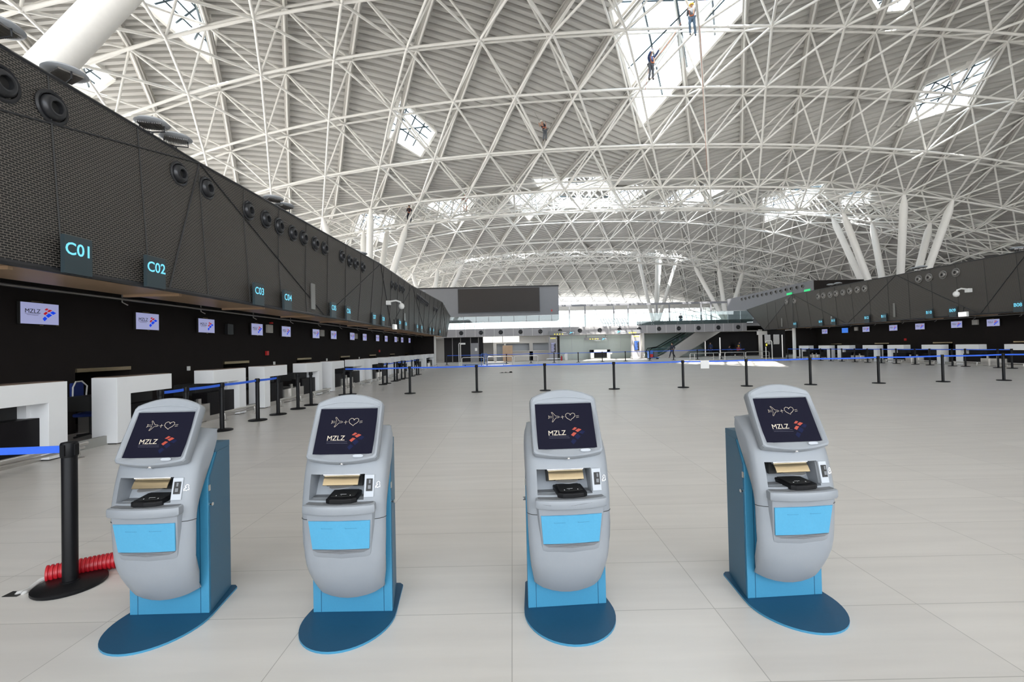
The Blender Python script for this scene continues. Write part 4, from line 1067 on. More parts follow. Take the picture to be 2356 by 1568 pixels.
m.bb((gx(1160, 56.5)-ox, 0, 1.1), (gx(1164, 56.5)-ox, .3, 2.1))
m.build('panel', 'off_white', pt)
MB().bb((xa+.4, 1.5, 0), (xb, 1.6, 2.1)).build('inner_wall', 'grey_light', pt)
a = on_y(1157, 830, 55.3); b = on_y(1179, 794, 55.3)
tag(MB().bb((a.x, 55.25, .0), (b.x, 55.3, b.z)).build('cardboard_panel', 'plywood'), 'tan board leaning upright before the white partition', 'board')
# large frosted glass wall between the pillars
gw = thing('glass_partition', 'wide pale green glass wall with white reflections between the two info pillars', 'glass wall', (gx(1372, 57), 57, 0)); ox = gx(1372, 57)
m = MB(); w = gx(1456, 57)-ox; 
MB().bb((-w, .05, 0), (w, .12, 2.9)).build('glass_sheet', 'mint_wall', gw)
for i in range(1, 6): m.bb((-w+2*w*i/6-.01, .03, .0), (-w+2*w*i/6+.01, .05, 2.9))
m.bb((-w, .02, 2.55), (w, .05, 2.58)); m.bb((-w, .0, 2.86), (w, .2, 2.95)); m.build('joint', 'grey_light', gw)
# pillars with displays
def pillar(x0, x1, yb, lit, label):
    p = on_z((x0+x1)/2, yb); Y = p.y; f = Y/F; w = (x1-x0)*f/2
    t = thing('info_pillar', label, 'pillar', (p.x, Y, 0))
    MB().bb((-w, 0, .06), (w, .6, 2.75)).bb((-w+.05, .05, 0), (w-.05, .55, .06)).build('pillar_body', 'fascia_grey', t, bevel=.01)
    s = MB().bb((-w*.55, -.03, .95), (w*.62, .01, 2.05)).build('info_display', 'led_black', t)
    m = MB()
    for k in range(14): m.bb((-w*.48, -.034, 1.02+k*.068), (w*(.1+.35*((k*7) % 5)/5), -.031, 1.05+k*.068))
    m.bb((-w*.5, -.034, 1.97), (w*.55, -.031, 2.03)); m.build('display_text', 'tv_blue_face' if lit else 'tv_face', s)
    m = MB()
    for k in range(4): m.bb((-w*.6+k*w*.33, -.012, 2.5), (-w*.6+k*w*.33+w*.2, .01, 2.62))
    m.build('pictogram', 'picto_yellow', t)
    m = MB().tube([(-w-.35, -.25, .22), (w+.35, -.25, .22)], .03, 8)
    m.build('guard_rail', 'chrome', t, smooth=50)
    for sx in (-1, 1): MB().tube([(sx*(w+.3), -.25, .22), (sx*(w+.3), -.28, .02)], .03, 6).build('rail_foot', 'chrome', t)
    return t
pillar(1264, 1283, 829, False, 'grey info pillar with pale display left of the green glass wall')
pillar(1455.5, 1475, 825, True, 'grey info pillar with blue lettered display right of the green glass wall')
def hsign(x0, y0, x1, y1, Y, label, texts, side):
    a = on_y(x0, y1, Y); b = on_y(x1, y0, Y); t = thing('direction_sign', label, 'sign', ((a.x+b.x)/2, Y, a.z), 0, 'hanging direction signs')
    w = (b.x-a.x)/2; h = b.z-a.z
    MB().bb((-w, 0, 0), (w, .12, h)).build('sign_board', 'grey_wall', t)
    m = MB(); xo = -w+.75 if side < 0 else w-1.5
    text(m, texts[0], .17, FACE(xo, -.004, h-.22), mi=0); text(m, texts[1], .15, FACE(xo, -.004, h-.42), mi=0)
    for k in range(4): m.bb((w-1.4+k*.24 if side < 0 else -w+.6+k*.3, -.005, .05), ((w-1.4+k*.24 if side < 0 else -w+.6+k*.3)+.14, -.002, .18), 1)
    px = -w+.45 if side < 0 else w-.45   # little plane mark: tilted body with wings
    m.add([(px-.2, -.006, h-.36), (px+.22, -.006, h-.16), (px+.24, -.006, h-.10), (px-.16, -.006, h-.26)], [(0, 1, 2, 3)], 2); m.add([(px-.02, -.006, h-.24), (px-.16, -.006, h-.06), (px+.06, -.006, h-.16)], [(0, 2, 1)], 2)
    ax = -w+.16 if side < 0 else w-.16
    m.tube([(ax, -.006, h-.4), (ax, -.006, h-.12)], .012, 4, 0); m.tube([(ax-.09, -.006, h-.21), (ax, -.006, h-.12), (ax+.09, -.006, h-.21)], .012, 4, 0)
    m.build('lettering', ['picto_white', 'picto_yellow', 'cyan_letter'], t, fix=False)
    z0_, z1_ = (h, 3.0-a.z) if Y > 54 else (2.75-a.z, 0)
    for sx in ((-w+.2, w-.2) if Y > 54 else ((-w+.15, -w+.75) if side > 0 else (w-.75, w-.15))): MB().tube([(sx, .06, z0_), (sx, .06, z1_)], .025, 6).build('hanger_post', 'black_post', t)
hsign(1263, 760.5, 1322.5, 771, on_z(1273.5, 829).y+.15, 'grey overhead sign above the left info pillar, lettered Departures', ('Odlasci', 'Departures'), 1)
hsign(1414.5, 757.5, 1474.5, 768, on_z(1465, 825).y+.15, 'grey overhead sign above the right info pillar, lettered Departures', ('Odlasci', 'Departures'), -1)
hsign(1345, 775, 1397, 782, 55, 'lower grey hanging sign between the other two, before the glass wall', ('Odlasci', 'Departures'), 1)
# info desk
p = on_z(1382, 825.5); dk = thing('information_desk', 'white information desk with dark front in front of the green glass wall', 'desk', (p.x, p.y, 0)); w = 22.5*p.y/F
MB().bb((-w, 0, .1), (-w*.66, .8, 1.12)).bb((w*.66, 0, .1), (w, .8, 1.12)).bb((-w, 0, .82), (w, .8, 1.12)).build('counter', 'white_desk', dk, bevel=.01)
MB().bb((-w*.66, .05, .22), (w*.66, .2, .82)).build('front_panel', 'black_panel', dk); MB().bb((-w, -.05, 0), (w, .1, .1)).build('plinth', 'off_white', dk)
MB().bb((w, 0, .55), (w+.22, .1, .78)).build('side_flap', 'white_paint', dk)
p = on_z(1303, 828); tag(MB().bb((p.x-.15, p.y, 0), (p.x+.15, p.y+.3, .78)).bb((p.x-.2, p.y-.02, .78), (p.x+.16, p.y+.32, .83)).bb((p.x-.21, p.y, .3), (p.x-.15, p.y+.2, .7)).build('barrier_cabinet', 'white_paint'), 'slim white cabinet beside the left pillar at the far end', 'cabinet')
p = on_z(1292, 829); ex = thing('fire_extinguisher', 'red fire extinguisher on the floor beside the left info pillar', 'fire extinguisher', (p.x, p.y, 0))
MB().lathe([(.07, 0), (.085, .02), (.085, .42), (.04, .5), (.03, .54)], n=14).build('cylinder', 'red_plastic', ex, smooth=50); MB().bb((-.02, -.08, .54), (.02, .06, .58)).tube([(0, 0, .54), (.1, -.03, .5), (.11, -.03, .2)], .012, 6).build('valve_hose', 'black_matte', ex)
# escalator, rising to the right behind the fascia
es = thing('escalator', 'steel and glass escalator rising to the right at the far end', 'escalator', (on_z(1530, 822).x, 55, 0)); ox = es.location.x
fa_ = on_y(1530, 822, 55); xa = on_y(1508, 822, 55).x-ox; xb = on_y(1562, 822, 55).x-ox; xc = on_y(1660, 767, 55).x-ox; xd = on_y(1602, 767, 55).x-ox
m = MB().loft([[(xa, y, .0), (xb, y, 0), (xc, y, 3.0), (xd, y, 3.0), (xa+1.0, y, .42)] for y in (0, .25)]); m.loft([[(xa, y, .0), (xb, y, 0), (xc, y, 3.0), (xd, y, 3.0), (xa+1.0, y, .42)] for y in (1.6, 1.85)])
m.build('side_cladding', 'steel', es)
MB().add([(xa, .25, .1), (xa+1, .25, .3), (xd, .25, 2.85), (xd, 1.6, 2.85), (xa+1, 1.6, .3), (xa, 1.6, .1)], [(0, 1, 4, 5), (1, 2, 3, 4)]).build('steps', 'grey_wall', es)
for y in (.12, 1.72):
    gp = MB().loft([[(xa-.2, y+d_, .25), (xa+1.0, y+d_, .42), (xd, y+d_, 3.0), (xd-1.1, y+d_, 3.0), (xa+.7, y+d_, 1.3), (xa-.35, y+d_, 1.15)] for d_ in (-.01, .01)]).build('glass_side', 'glass_green', es)
    MB().tube([(xa+.6, y, .2), (xa-.4, y, .25), (xa-.65, y, .7), (xa-.4, y, 1.15), (xa+.7, y, 1.3), (xd-1.1, y, 3.0)], .045, 6).build('handrail', 'black_post', es)
slab('wall_escalator', (gx(1478, 60), 60, 0), (gx(1625, 60), 60.3, 3.5), 'mint_wall'); 
slab('trim_6', (gx(1477, 54), 54, 0), (gx(1483, 54), 54.8, 2.95), 'off_white')
# dark hall on the right under the bridge
sb = thing('dark_glass_front', 'dark glazed front under the right end of the far fascia', 'shop front', (gx(1675, 58), 58, 0)); ox = gx(1675, 58)
MB().bb((gx(1622, 58)-ox, 0, 0), (gx(1742, 58)-ox, .1, 2.94)).build('dark_glazing', 'black_panel', sb)
for x in (1622, 1656, 1690): MB().bb((gx(x, 58)-ox-.06, -.1, 0), (gx(x, 58)-ox+.06, 0, 2.3 if x < 1690 else .1)).build('mullion', 'steel', sb)
# side office at the end of the right row
so = thing('office_booth', 'dark office front with two pale windows at the far end of the right canopy', 'office', (26.4, 47.2, 0))
MB().bb((-.8, 0, 0), (1.6, .2, 2.9)).build('front_panel', 'black_panel', so)
for x in (-.55, .35): MB().bb((x, -.03, 1.35), (x+.62, 0, 2.35)).build('pane', 'glass_green', so); 
MB().bb((-1.0, -.1, 0), (-.8, .3, 2.9)).build('end_post', 'steel', so); MB().bb((1.2, -.06, 0), (1.28, .0, 2.3)).build('end_post', 'steel', so)
MB().bb((-1.2, -.3, 2.35), (-.4, .2, 2.72)).build('roller_box', 'off_white', so)
# tubular rails on the floor
def hoop(x0, x1, yb, ht, label, Y=None):
    a = on_z(x0, yb); b = on_z(x1, yb-(x1-x0)*.022); b = Vector((on_y(x1, yb, a.y).x, a.y, 0)); w = b.x-a.x
    t = thing('tubular_rail', label, 'rail', a, 0, 'steel hoop rails'); r = .035; c = .12
    MB().tube([(0, 0, 0), (0, 0, ht-c), (c*.3, 0, ht-c*.3), (c, 0, ht), (w-c, 0, ht), (w-c*.3, 0, ht-c*.3), (w, 0, ht-c), (w, 0, 0)], r, 8).build('hoop', 'steel', t, smooth=50)
    MB().tube([(0, 0, ht*.38), (w, 0, ht*.38)], r*.8, 6).build('cross_tube', 'steel', t, smooth=50)
for i, (x0, x1, yb, ht) in enumerate(((1063, 1113, 843, .8), (1122, 1179, 840, .8), (1183, 1238, 838.5, .8), (1588, 1642, 827, .62), (1598, 1655, 826.5, .62), (1656, 1712, 826, .66), (1668, 1716, 826, .66), (1716, 1770, 825, .68))):
    hoop(x0, x1, yb, ht, 'low steel hoop rail at the far end, %s from the left' % ORD[i])
for i, (x0, x1, yb, ht) in enumerate(((1056.5, 1060.5, 843, 2.1), (1763, 1777, 828, 1.7))):
    a = on_z(x0, yb); t = thing('tall_hoop', ['tall narrow white hoop by the dark shop front', 'tall white hoop with yellow reader at the right end'][i], 'hoop', a); w = (x1-x0)*a.y/F
    MB().tube([(0, 0, 0), (0, 0, ht-.1), (.05, 0, ht), (w-.05, 0, ht), (w, 0, ht-.1), (w, 0, 0)], .035, 8).build('tube_frame', 'truss', t, smooth=50)
    if i: 
        rb = MB().box((0, -.06, ht-.35), (.2, .1, .35)).build('reader_box', 'black_post', t); MB().box((0, -.115, ht-.35), (.12, .01, .2)).build('reader_face', 'picto_yellow', rb)
# blue hand trolleys and luggage on a trolley
for i, x in enumerate((1111, 1118)):
    a = on_z(x, 841); t = thing('hand_trolley', 'blue hand trolley standing among the far rails, %s one' % ('left' if i == 0 else 'right'), 'trolley', a, 0, 'blue trolleys')
    MB().tube([(-.12, 0, .12), (-.14, -.05, .95), (-.08, -.05, 1.12), (.08, -.05, 1.12), (.14, -.05, .95), (.12, 0, .12)], .025, 8).bb((-.12, -.03, .55), (.12, .0, .58)).bb((-.12, -.03, .8), (.12, .0, .83)).build('handle_frame', 'blue_paint', t, smooth=50)
    sx = -1 if i == 0 else 1
    MB().bb((-.1 if sx > 0 else -1.9, -.3, .10), (1.9 if sx > 0 else .1, .3, .15)).build('platform', 'blue_paint', t)
    for dx in (.1, 1.6):
        for dy in (-.22, .22): MB().lathe([(.06, -.02), (.06, .02)], (sx*dx, dy, .06), 'X', 10).build('wheel', 'black_matte', t)
a = on_z(1503, 825.5); t = thing('luggage_trolley', 'trolley loaded with red and dark bags beside the escalator foot', 'trolley', a)
MB().bb((-.55, -.3, .12), (.6, .3, .18)).bb((-.55, -.3, .18), (-.5, .3, .9)).build('cart_frame', 'blue_paint', t)
for dx in (-.4, .45): MB().lathe([(.06, -.3), (.06, .3)], (dx, 0, .06), 'Y', 10).build('wheel', 'black_matte', t)
tag(MB().bb((a.x-.4, a.y-.2, .18), (a.x-.05, a.y+.15, .55)).build('red_bag', 'alarm_red', bevel=.04), 'red bag on the trolley by the escalator', 'bag')
tag(MB().bb((a.x+.02, a.y-.2, .18), (a.x+.45, a.y+.2, .85)).build('dark_bag', 'cloth_grey', bevel=.06), 'dark rounded bag on the trolley by the escalator', 'bag')
tag(MB().bb((a.x-.35, a.y-.15, .555), (a.x-.05, a.y+.12, .95)).build('blue_box', 'blue_paint', bevel=.02), 'blue box stacked on the red bag by the escalator', 'box')
# scrap on the floor
a = on_z(1168, 857); s_ = MB()
for k in range(4): s_.lathe([(.10-.012*k, .02*k), (.115-.012*k, .02*k+.02)], (.2, 0, .0), n=14)
s_.tube([(-.5, 0, .012), (-.3, .05, .012), (-.1, -.03, .012), (.1, 0, .012)], .012, 6); s_.box((-.35, 0, .02), (.12, .08, .04)); s_.box((-.12, .02, .025), (.1, .08, .05))
tag(s_.build('cable_coil', 'black_matte', loc=a), 'small dark coil of cable lying alone on the open floor', 'cable')
# ---------------- fittings on and over the canopies
def cam_dome(x, y, sgn, label):
    p, n = on_canopy(x, y, sgn); t = thing('security_camera', label, 'camera', p, math.atan2(n.y, n.x)+math.pi/2)
    MB().bb((-.12, -.22, -.1), (.12, 0, .12)).build('wall_box', 'white_paint', t, bevel=.02)
    MB().tube([(0, -.2, .08), (0, -.5, .12), (.0, -.72, .04), (0, -.78, -.1)], .045, 10).build('arm', 'white_paint', t, smooth=60)
    MB().lathe([(.06, .1), (.14, .02), (.15, -.08), (.11, -.18), (.0001, -.22)], (0, -.78, -.12), n=18).build('dome', 'white_paint', t, smooth=60)
cam_dome(889, 697, -1, 'white curved-arm security camera on the left black canopy'); cam_dome(2233, 668, 1, 'white curved-arm security camera on the right black canopy')
def hbox(x, y, sgn, label, m='lit_white', nm='exit_box', s=(.5, .12, .28)):
    p, n = on_canopy(x, y, sgn); t = thing(nm, label, 'light box', p+n*.35, math.atan2(n.y, n.x)+math.pi/2)
    MB().bb((-s[0]/2, -s[1]/2, -s[2]/2), (s[0]/2, s[1]/2, s[2]/2)).build('housing', 'white_paint', t, bevel=.01); MB().bb((-s[0]/2+.03, -s[1]/2-.004, -s[2]/2+.03), (s[0]/2-.03, -s[1]/2, s[2]/2-.03)).build('lit_face', m, t)
    MB().tube([(0, 0, s[2]/2), (0, .05, s[2]/2+.25)], .015, 6).build('hanger', 'black_post', t)
hbox(893, 752, -1, 'white exit box below the edge of the left canopy'); hbox(2231, 722, 1, 'white exit box below the edge of the right canopy')
def wbox(x, y, sgn, nm, label, cat, m, s=(.34, .1, .30)):
    p = on_x(x, y, HALL_C+sgn*18.48); o = MB().box((0, 0, 0), (s[1], s[0], s[2])).build(nm, m, loc=p, bevel=.01); tag(o, label, cat); return o
for i, (x, y) in enumerate(((620, 756), (741, 766), (819, 773), (914, 780))): wbox(x, y, -1, 'emergency_lamp', 'white emergency lamp box high on the left black wall, %s from the camera' % ORD[i], 'lamp', 'off_white')['group'] = 'emergency lamps'
for i, (x, y) in enumerate(((1970, 756), (2244, 741))): wbox(x, y, 1, 'emergency_lamp', 'white emergency lamp box high on the right black wall, %s' % ['far one', 'near one'][i], 'lamp', 'off_white')['group'] = 'emergency lamps'
wbox(527, 757, -1, 'wall_speaker', 'dark grey speaker on the left black wall between two logo screens', 'speaker', 'nozzle_black', (.28, .12, .34))
wbox(624, 742.5, -1, 'alarm_beacon', 'small red beacon above a lamp box on the left black wall', 'beacon', 'alarm_red', (.12, .1, .06))
for i, (x, y, sg) in enumerate(((614.5, 812, -1), (873, 807, -1), (2083, 780.5, 1))): wbox(x, y, sg, 'fire_alarm', ['red fire alarm box on the left black wall, nearer one', 'red fire alarm box on the left black wall, farther one', 'red fire alarm box on the right black wall'][i], 'alarm', 'alarm_red', (.14, .08, .16))
for i, (x, y) in enumerate(((434, 847), (631, 835), (752, 827), (826.5, 823))): wbox(x, y, -1, 'wall_switch', 'small white switch box low on the left black wall, %s from the camera' % ORD[i], 'switch', 'white_paint', (.09, .05, .12))['group'] = 'switch boxes'
# grey strips added for pale upright reflections and labels on the cladding
for i, (x, y0, y1, sg) in enumerate(((718, 652, 711, -1), (930, 720, 748, -1), (2058.5, 697, 729, 1), (1914, 727, 744, 1), (1799.5, 728, 751, 1))):
    p, n = on_canopy(x, (y0+y1)/2, sg); hh_ = (y1-y0)*p.y/F/2
    tag(MB().box((0, 0, 0), (.03, .30 if sg < 0 else .16, hh_*2)).build('cover_plate', 'nozzle_grey', loc=p+n*.03), ['grey upright plate on the left canopy, nearer one', 'grey upright plate on the left canopy, farther one', 'grey upright plate on the right canopy, nearest one', 'grey upright plate on the right canopy, middle one', 'grey upright plate on the right canopy, farthest one'][i], 'plate')
# disc floodlights on top of the canopies and on the tree columns
def flood():
    t = thing('disc_floodlight', 'tmp', 'floodlight')
    MB().lathe([(.0001, .07), (.15, .07), (.25, .04), (.29, .0), (.26, -.02), (.2, -.035), (.0001, -.04)], n=28).build('lamp_head', 'grey_light', t, smooth=50)
    f = MB()
    for k in range(14): f.box((-.19+.029*k, 0, -.045), (.009, .32, .035))
    f.build('cooling_fin', 'nozzle_grey', t)
    MB().tube([(-.2, 0, -.03), (-.21, 0, -.14), (.0, 0, -.17), (.21, 0, -.14), (.2, 0, -.03)], .013, 6).tube([(0, 0, -.17), (0, 0, -.34)], .02, 6).build('yoke', 'nozzle_black', t)
    return t
f0 = flood(); first = True
fl_pos = [(20, 60, -7.0, 'leftmost, cut by the frame edge'), (350, 284, -6.9, 'left one of the near pair on the left canopy'), (412, 318, -6.9, 'right one of the near pair on the left canopy'),
          (628, 457, -6.8, 'left one of the middle pair on the left canopy'), (660, 473, -6.8, 'right one of the middle pair on the left canopy'), (842, 583, -6.6, 'single small one on the left canopy'),
          (975, 671, -6.5, 'first of the far group on the left canopy'), (1008, 694, -6.5, 'second of the far group on the left canopy'), (1018, 701, -6.5, 'third of the far group on the left canopy'),
          (150, 168, -7.2, 'one glimpsed behind the near left canopy edge'),
          (2104, 614, 26.0, 'right one of the pair on the right canopy'), (2086, 617, 26.0, 'left one of the pair on the right canopy'), (1928, 652, 26.0, 'right one of the far pair on the right canopy'), (1911, 655, 26.0, 'left one of the far pair on the right canopy'), (2340, 571, 26.0, 'one near the right frame edge')]
for i, (x, y, X, w_) in enumerate(fl_pos):
    p = on_z(x, y, 6.08); lab = 'pale disc floodlight, '+w_
    if p.y > 36: p = on_x(x, y, X-.5 if X < 0 else X+.5); p.z += .02
    if abs(p.x-HALL_C) < 16.3 and p.y <= 36: p.x = HALL_C+16.35*(1 if p.x > HALL_C else -1)
    o = put(f0, first, p, 0.3*i, lab, 'disc floodlights'); first = False
# chair behind the second desk
p = on_x(209, 900, -8.3); t = thing('office_chair', 'blue backed office chair half hidden behind the second white desk', 'chair', (p.x, p.y, 0), math.pi/2+.3)
MB().bb((-.2, .2, .62), (.2, .25, 1.08)).build('backrest', 'chair_blue', t, bevel=.05); MB().tube([(-.21, .19, .62), (-.23, .17, 1.0), (-.1, .19, 1.1), (.1, .19, 1.1), (.23, .17, 1.0), (.21, .19, .62)], .014, 6).build('back_frame', 'white_paint', t)
MB().bb((-.22, -.22, .42), (.22, .2, .49)).build('seat', 'chair_blue', t, bevel=.03); MB().lathe([(.03, .06), (.03, .42)]).build('stem', 'black_matte', t)
s_ = MB()
for k in range(5): s_.tube([(0, 0, .08), (.28*math.cos(k*1.257), .28*math.sin(k*1.257), .04)], .02, 6)
s_.build('star_base', 'black_matte', t)
# wall added to stand in for the dark depth on the right
slab('wall_side_right', (68, -8, 0), (68.4, 122, 14), 'grey_wall')
# ================================================================== people
def skin(name, verts, edges, radii, m, parent, sub=1):
    me = bpy.data.meshes.new(name); me.from_pydata(verts, edges, []); me.materials.append(M[m])
    o = bpy.data.objects.new(name, me); C.collection.objects.link(o); o.parent = parent
    md = o.modifiers.new('skin', 'SKIN'); md.use_smooth_shade = True
    lay = me.skin_vertices[0].data if me.skin_vertices else None
    if lay is None:
        bm = bmesh.new(); bm.from_mesh(me); bm.verts.layers.skin.verify(); bm.to_mesh(me); bm.free(); lay = me.skin_vertices[0].data
    for i, r in enumerate(radii): lay[i].radius = (r, r) if not isinstance(r, tuple) else r
    lay[0].use_root = True
    if sub: s = o.modifiers.new('sub', 'SUBSURF'); s.levels = sub; s.render_levels = sub
    return o
STAND = dict(pel=(0, 0, .95), che=(0, 0, 1.32), nec=(0, 0, 1.47), hea=(0, -.01, 1.62), ls=(-.18, 0, 1.40), rs=(.18, 0, 1.40), le=(-.23, .02, 1.12), re=(.23, .02, 1.12), lh=(-.24, -.06, .88), rh=(.24, -.06, .88),
             lhip=(-.09, 0, .90), rhip=(.09, 0, .90), lk=(-.10, -.02, .50), rk=(.10, -.02, .50), lf=(-.11, .02, .08), rf=(.11, .02, .08))
def person(label, loc, rz, pose, top='cloth_dark', legs='cloth_dark', head=None, vest=None, sleeves=True, shorts=False, extra_cat='person'):
    J = {k: Vector(v) for k, v in {**STAND, **pose}.items()}
    t = thing('person', label, 'person', loc, rz)
    def toe(f, k):
        return f+Vector((0, -.13, -.045))
    hup = (J['hea']-J['nec']).normalized()
    names = ['pel', 'che', 'nec', 'hea']; V_ = [J[n] for n in names]+[J['hea']+hup*.12, J['ls'], J['le'], J['lh'], J['rs'], J['re'], J['rh'], J['lhip'], J['lk'], J['lf'], J['rhip'], J['rk'], J['rf'], toe(J['lf'], 'l'), toe(J['rf'], 'r'), J['lh']+(J['lh']-J['le']).normalized()*.09, J['rh']+(J['rh']-J['re']).normalized()*.09, J['hea']+Vector((0, -.10, -.01))]
    E = [(0, 1), (1, 2), (2, 3), (3, 4), (1, 5), (5, 6), (6, 7), (1, 8), (8, 9), (9, 10), (0, 11), (11, 12), (12, 13), (0, 14), (14, 15), (15, 16), (13, 17), (16, 18), (7, 19), (10, 20), (3, 21)]
    Rr = [.13, .14, .055, .09, .075, .06, .042, .03, .06, .042, .03, .08, .055, .04, .08, .055, .04, .035, .035, .025, .025, .022]
    skin('body', V_, E, Rr, 'skin', t)
    a = [J['pel']+Vector((0, 0, .0)), J['che'], J['nec']-hup*.03, J['ls'], J['rs']]; e = [(0, 1), (1, 2), (1, 3), (1, 4)]; r = [.150, .165, .075, .085, .085]
    if sleeves: a += [J['le'], J['lh'].lerp(J['le'], .1), J['re'], J['rh'].lerp(J['re'], .1)]; e += [(3, 5), (5, 6), (4, 7), (7, 8)]; r += [.062, .045, .062, .045]
    else: a += [J['ls'].lerp(J['le'], .5), J['rs'].lerp(J['re'], .5)]; e += [(3, 5), (4, 6)]; r += [.07, .07]
    skin('jacket', a, e, r, top, t)
    f = .35 if shorts else .95
    a = [J['pel'], J['lhip'], J['lk'], J['rhip'], J['rk']]; e = [(0, 1), (1, 2), (0, 3), (3, 4)]; r = [.148, .10, .075, .10, .075]
    if not shorts: a += [J['lk'].lerp(J['lf'], .95), J['rk'].lerp(J['rf'], .95)]; e += [(2, 5), (4, 6)]; r += [.06, .06]
    skin('trousers', a, e, r, legs, t)
    for k in ('lf', 'rf'):
        s = toe(J[k], k); skin('shoe', [J[k]+Vector((0, .03, -.02)), (J[k]+s)/2, s], [(0, 1), (1, 2)], [.052, .05, .045], 'black_matte', t, 1)
    Rm = hup.to_track_quat('Z', 'Y').to_matrix().to_4x4(); Rm.translation = J['hea']+hup*.03
    if head and head.startswith('helmet'):
        MB().lathe([(.135, .0), (.14, .015), (.122, .02), (.118, .07), (.08, .125), (.0001, .145)], n=16, Mx=Rm).build('helmet', head, t, smooth=60)
    else:
        MB().lathe([(.098, -.02), (.104, .03), (.095, .08), (.06, .12), (.0001, .135)], (0, .018, 0), n=16, Mx=Rm).build('hair', 'hair', t, smooth=60)
    if vest: skin('vest', [J['pel']+Vector((0, 0, .12)), J['che']], [(0, 1)], [.165, .178], vest, t)
    return t
def harness(t, hip=(0, 0, .98)):
    m = MB().lathe([(.165, -.03), (.172, -.03), (.172, .03), (.165, .03)], hip, n=16); m.tube([(hip[0]-.1, -.16, hip[2]), (hip[0]-.12, -.12, 1.3), (hip[0]-.05, 0, 1.48)], .018, 6); m.tube([(hip[0]+.1, -.16, hip[2]), (hip[0]+.12, -.12, 1.3), (hip[0]+.05, 0, 1.48)], .018, 6)
    m.build('harness', 'rope_orange', t)
def rope(a, b, m, label):
    a, b = Vector(a), Vector(b); pts = [a.lerp(b, k/8)+Vector((0, 0, -.25*math.sin(math.pi*k/8)*min(1, (a-b).xy.length/3))) for k in range(9)]
    tag(MB().tube(pts, .012, 5).build('climbing_rope', m), label, 'rope')
# walking man
p = on_z(1547, 823.3)
person('man in a dark suit and white shirt walking left at the far end', p, -.9, dict(lk=(-.10, -.22, .52), lf=(-.10, -.42, .10), rk=(.10, .0, .50), rf=(.10, .40, .14), re=(.26, .16, 1.15), rh=(.20, -.02, .98), le=(-.22, .10, 1.12), lh=(-.20, -.05, .9)), vest=None)
# person on the upper floor
q = on_y(1566, 733, 60)
person('person in dark clothes standing on the far upper floor beside the white columns', (q.x, 60, 3.85), 2.2, dict(lf=(-.2, -.15, .08), rf=(.2, .15, .08), lh=(-.1, -.22, 1.2), rh=(.1, -.22, 1.2)), legs='jeans')
# people in the dark front on the right
SIT = dict(pel=(0, 0, .5), che=(0, -.05, .88), nec=(0, -.08, 1.02), hea=(0, -.12, 1.16), ls=(-.18, -.06, .96), rs=(.18, -.06, .96), le=(-.24, -.2, .74), re=(.24, -.2, .74), lh=(-.12, -.42, .72), rh=(.12, -.42, .72),
           lhip=(-.09, -.05, .48), rhip=(.09, -.05, .48), lk=(-.12, -.45, .5), rk=(.12, -.45, .5), lf=(-.12, -.45, .08), rf=(.12, -.45, .08))
for x, y, nm, pz, top, hd, lg in ((1635, 818, 'person in a dark blue shirt standing with back turned by the dark glass front', {}, 'cloth_navy', None, 'cloth_dark'),
                                  (1677, 822, 'person in dark clothes crouching behind the steel rails', SIT, 'cloth_dark', None, 'cloth_dark'),
                                  (1698, 822, 'worker with yellow helmet and red top sitting behind the steel rails', SIT, 'cloth_red', 'helmet_yellow', 'cloth_dark'),
                                  (1711, 820, 'person in dark jacket with red collar behind the steel rails, next to the yellow helmet', {}, 'cloth_navy', None, 'cloth_dark')):
    a = on_y(x, y, 56); sc = thing
    pr_ = person(nm, (a.x, 56, 0), (3.0 if x == 1635 else .5), pz, top=top, legs=lg, head=hd)
    if x == 1711: pr_.location = (a.x, 57, 0)
    if pz is SIT:
        st_ = thing('low_stool', 'low stool under the %s' % ('yellow helmeted worker' if hd else 'crouching person'), 'stool', (a.x, 56, 0)); MB().bb((-.18, -.16, .30), (.18, .16, .36)).build('seat', 'black_matte', st_)
        for dx in (-.14, .14):
            for dy in (-.12, .12): MB().bb((dx-.015, dy-.015, 0), (dx+.015, dy+.015, .30)).build('leg', 'black_matte', st_)
# roof climbers
def climber(x, y, Y, label, rz, pose, **kw):
    a = on_y(x, y, Y); t = person(label, a, rz, pose, **kw); harness(t); return t, a
t, a = climber(1253, 324, 35.1, 'worker in white helmet and dark clothes standing on a roof node, leaning left', 0.0, dict(pel=(.05, 0, .85), che=(-.08, -.05, 1.15), nec=(-.16, -.08, 1.27), hea=(-.2, -.12, 1.40), ls=(-.22, -.08, 1.18), rs=(0, -.06, 1.24), le=(-.36, -.15, 1.05), lh=(-.42, -.25, 1.22), re=(-.2, -.25, 1.08), rh=(-.38, -.3, 1.2), lhip=(-.02, 0, .8), rhip=(.12, 0, .8), lk=(-.04, -.1, .45), rk=(.12, -.1, .45)), head='helmet_white', top='cloth_dark', sleeves=False, legs='cloth_grey')
rope(a+Vector((0, 0, 1)), a+Vector((-.8, 0, 2.4)), 'rope_grey', 'thin grey rope rising from the white helmeted worker to the roof'); rope(a, a+Vector((-.3, 0, -3.2)), 'rope_grey', 'thin grey rope hanging below the white helmeted worker')
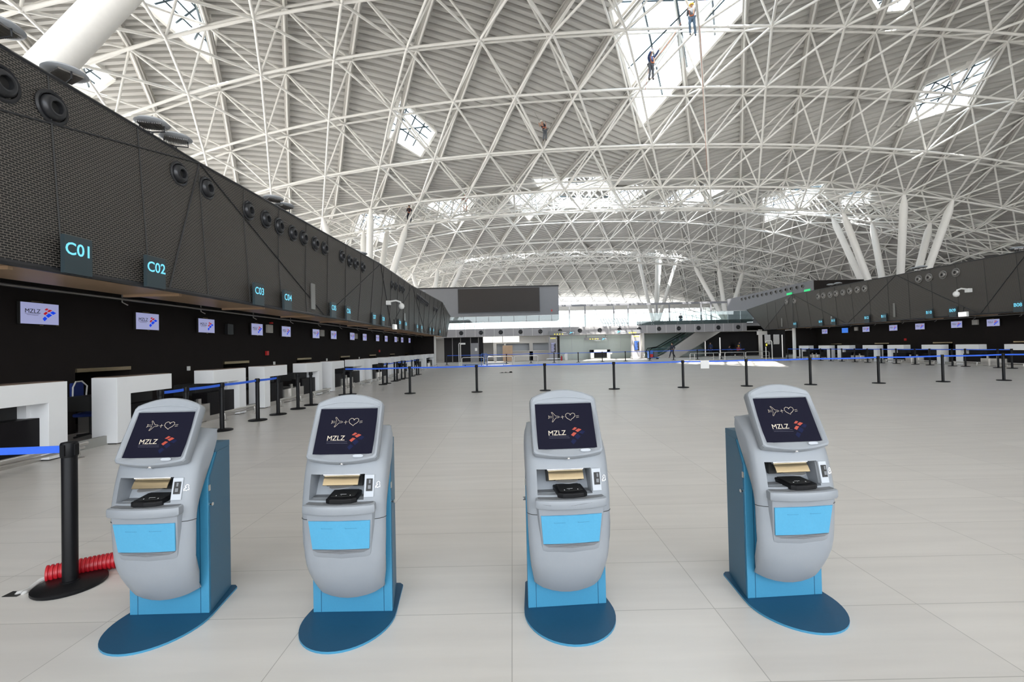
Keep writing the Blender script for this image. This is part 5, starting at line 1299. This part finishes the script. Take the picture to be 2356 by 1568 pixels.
t, a = climber(1499, 184, 27.5, 'worker with orange harness reaching up under the big skylight', 0.3, dict(le=(-.1, -.1, 1.6), lh=(.05, -.15, 1.85), re=(.35, -.1, 1.6), rh=(.48, -.15, 1.86), hea=(0, -.05, 1.62), lf=(-.12, .1, .08)), head='helmet_white', top='cloth_navy', legs='cloth_grey')
rope(a+Vector((0, 0, 1)), a+Vector((2.2, .5, 4.0)), 'rope_orange', 'orange rope of the worker reaching up under the big skylight'); rope(a+Vector((-.1, 0, 1)), a+Vector((-.4, 0, -.6)), 'rope_orange', 'orange rope loop hanging from the reaching worker')
t, a = climber(1593, 80, 25.2, 'worker in grey top and jeans hanging under the upper part of the big skylight', -0.4, dict(lk=(-.12, -.2, .55), rk=(.12, -.1, .5), rf=(.16, .1, .0), lh=(-.2, -.3, 1.3), rh=(.25, -.2, 1.7), re=(.3, -.1, 1.5)), head='helmet_yellow', top='cloth_grey', legs='jeans')
rope(a+Vector((.2, 0, 1)), a+Vector((1.1, 0, 2.6)), 'rope_orange', 'orange rope above the worker in jeans'); rope(on_y(1610, 60, 26), on_y(1627, 395, 34), 'rope_orange', 'long orange rope dangling right of the big skylight')
t, a = climber(1095, 433, 47.0, 'worker in a red top and dark trousers standing on a roof tube in the middle', 2.8, {}, head=None, top='cloth_red', legs='cloth_dark')
rope(a+Vector((0, 0, 1.2)), a+Vector((-.6, 0, 4.6)), 'rope_grey', 'thin rope rising from the red-topped worker')
t, a = climber(1070, 487, 43.0, 'worker in grey shirt and pale shorts hanging below the red-topped worker', 0.4, dict(lh=(-.35, -.2, 1.0), rh=(.35, -.2, 1.5), lk=(-.14, -.15, .5), rk=(.14, -.15, .5)), head='helmet_green', top='cloth_grey', legs='cloth_white', shorts=True, sleeves=False)
rope(a+Vector((0, 0, 1.2)), a+Vector((0, 0, 3.4)), 'rope_grey', 'thin rope above the worker in pale shorts')
t, a = climber(942, 512, 46.0, 'dark clothed worker hanging left under the roof near the white columns', 0.2, dict(lk=(-.2, -.2, .5), rk=(.2, -.2, .5), lh=(-.2, -.3, 1.35), rh=(.2, -.3, 1.35)), head=None)
rope(a+Vector((0, 0, 1.2)), a+Vector((.3, 0, 2.4)), 'rope_grey', 'thin rope above the dark clothed worker at the left')
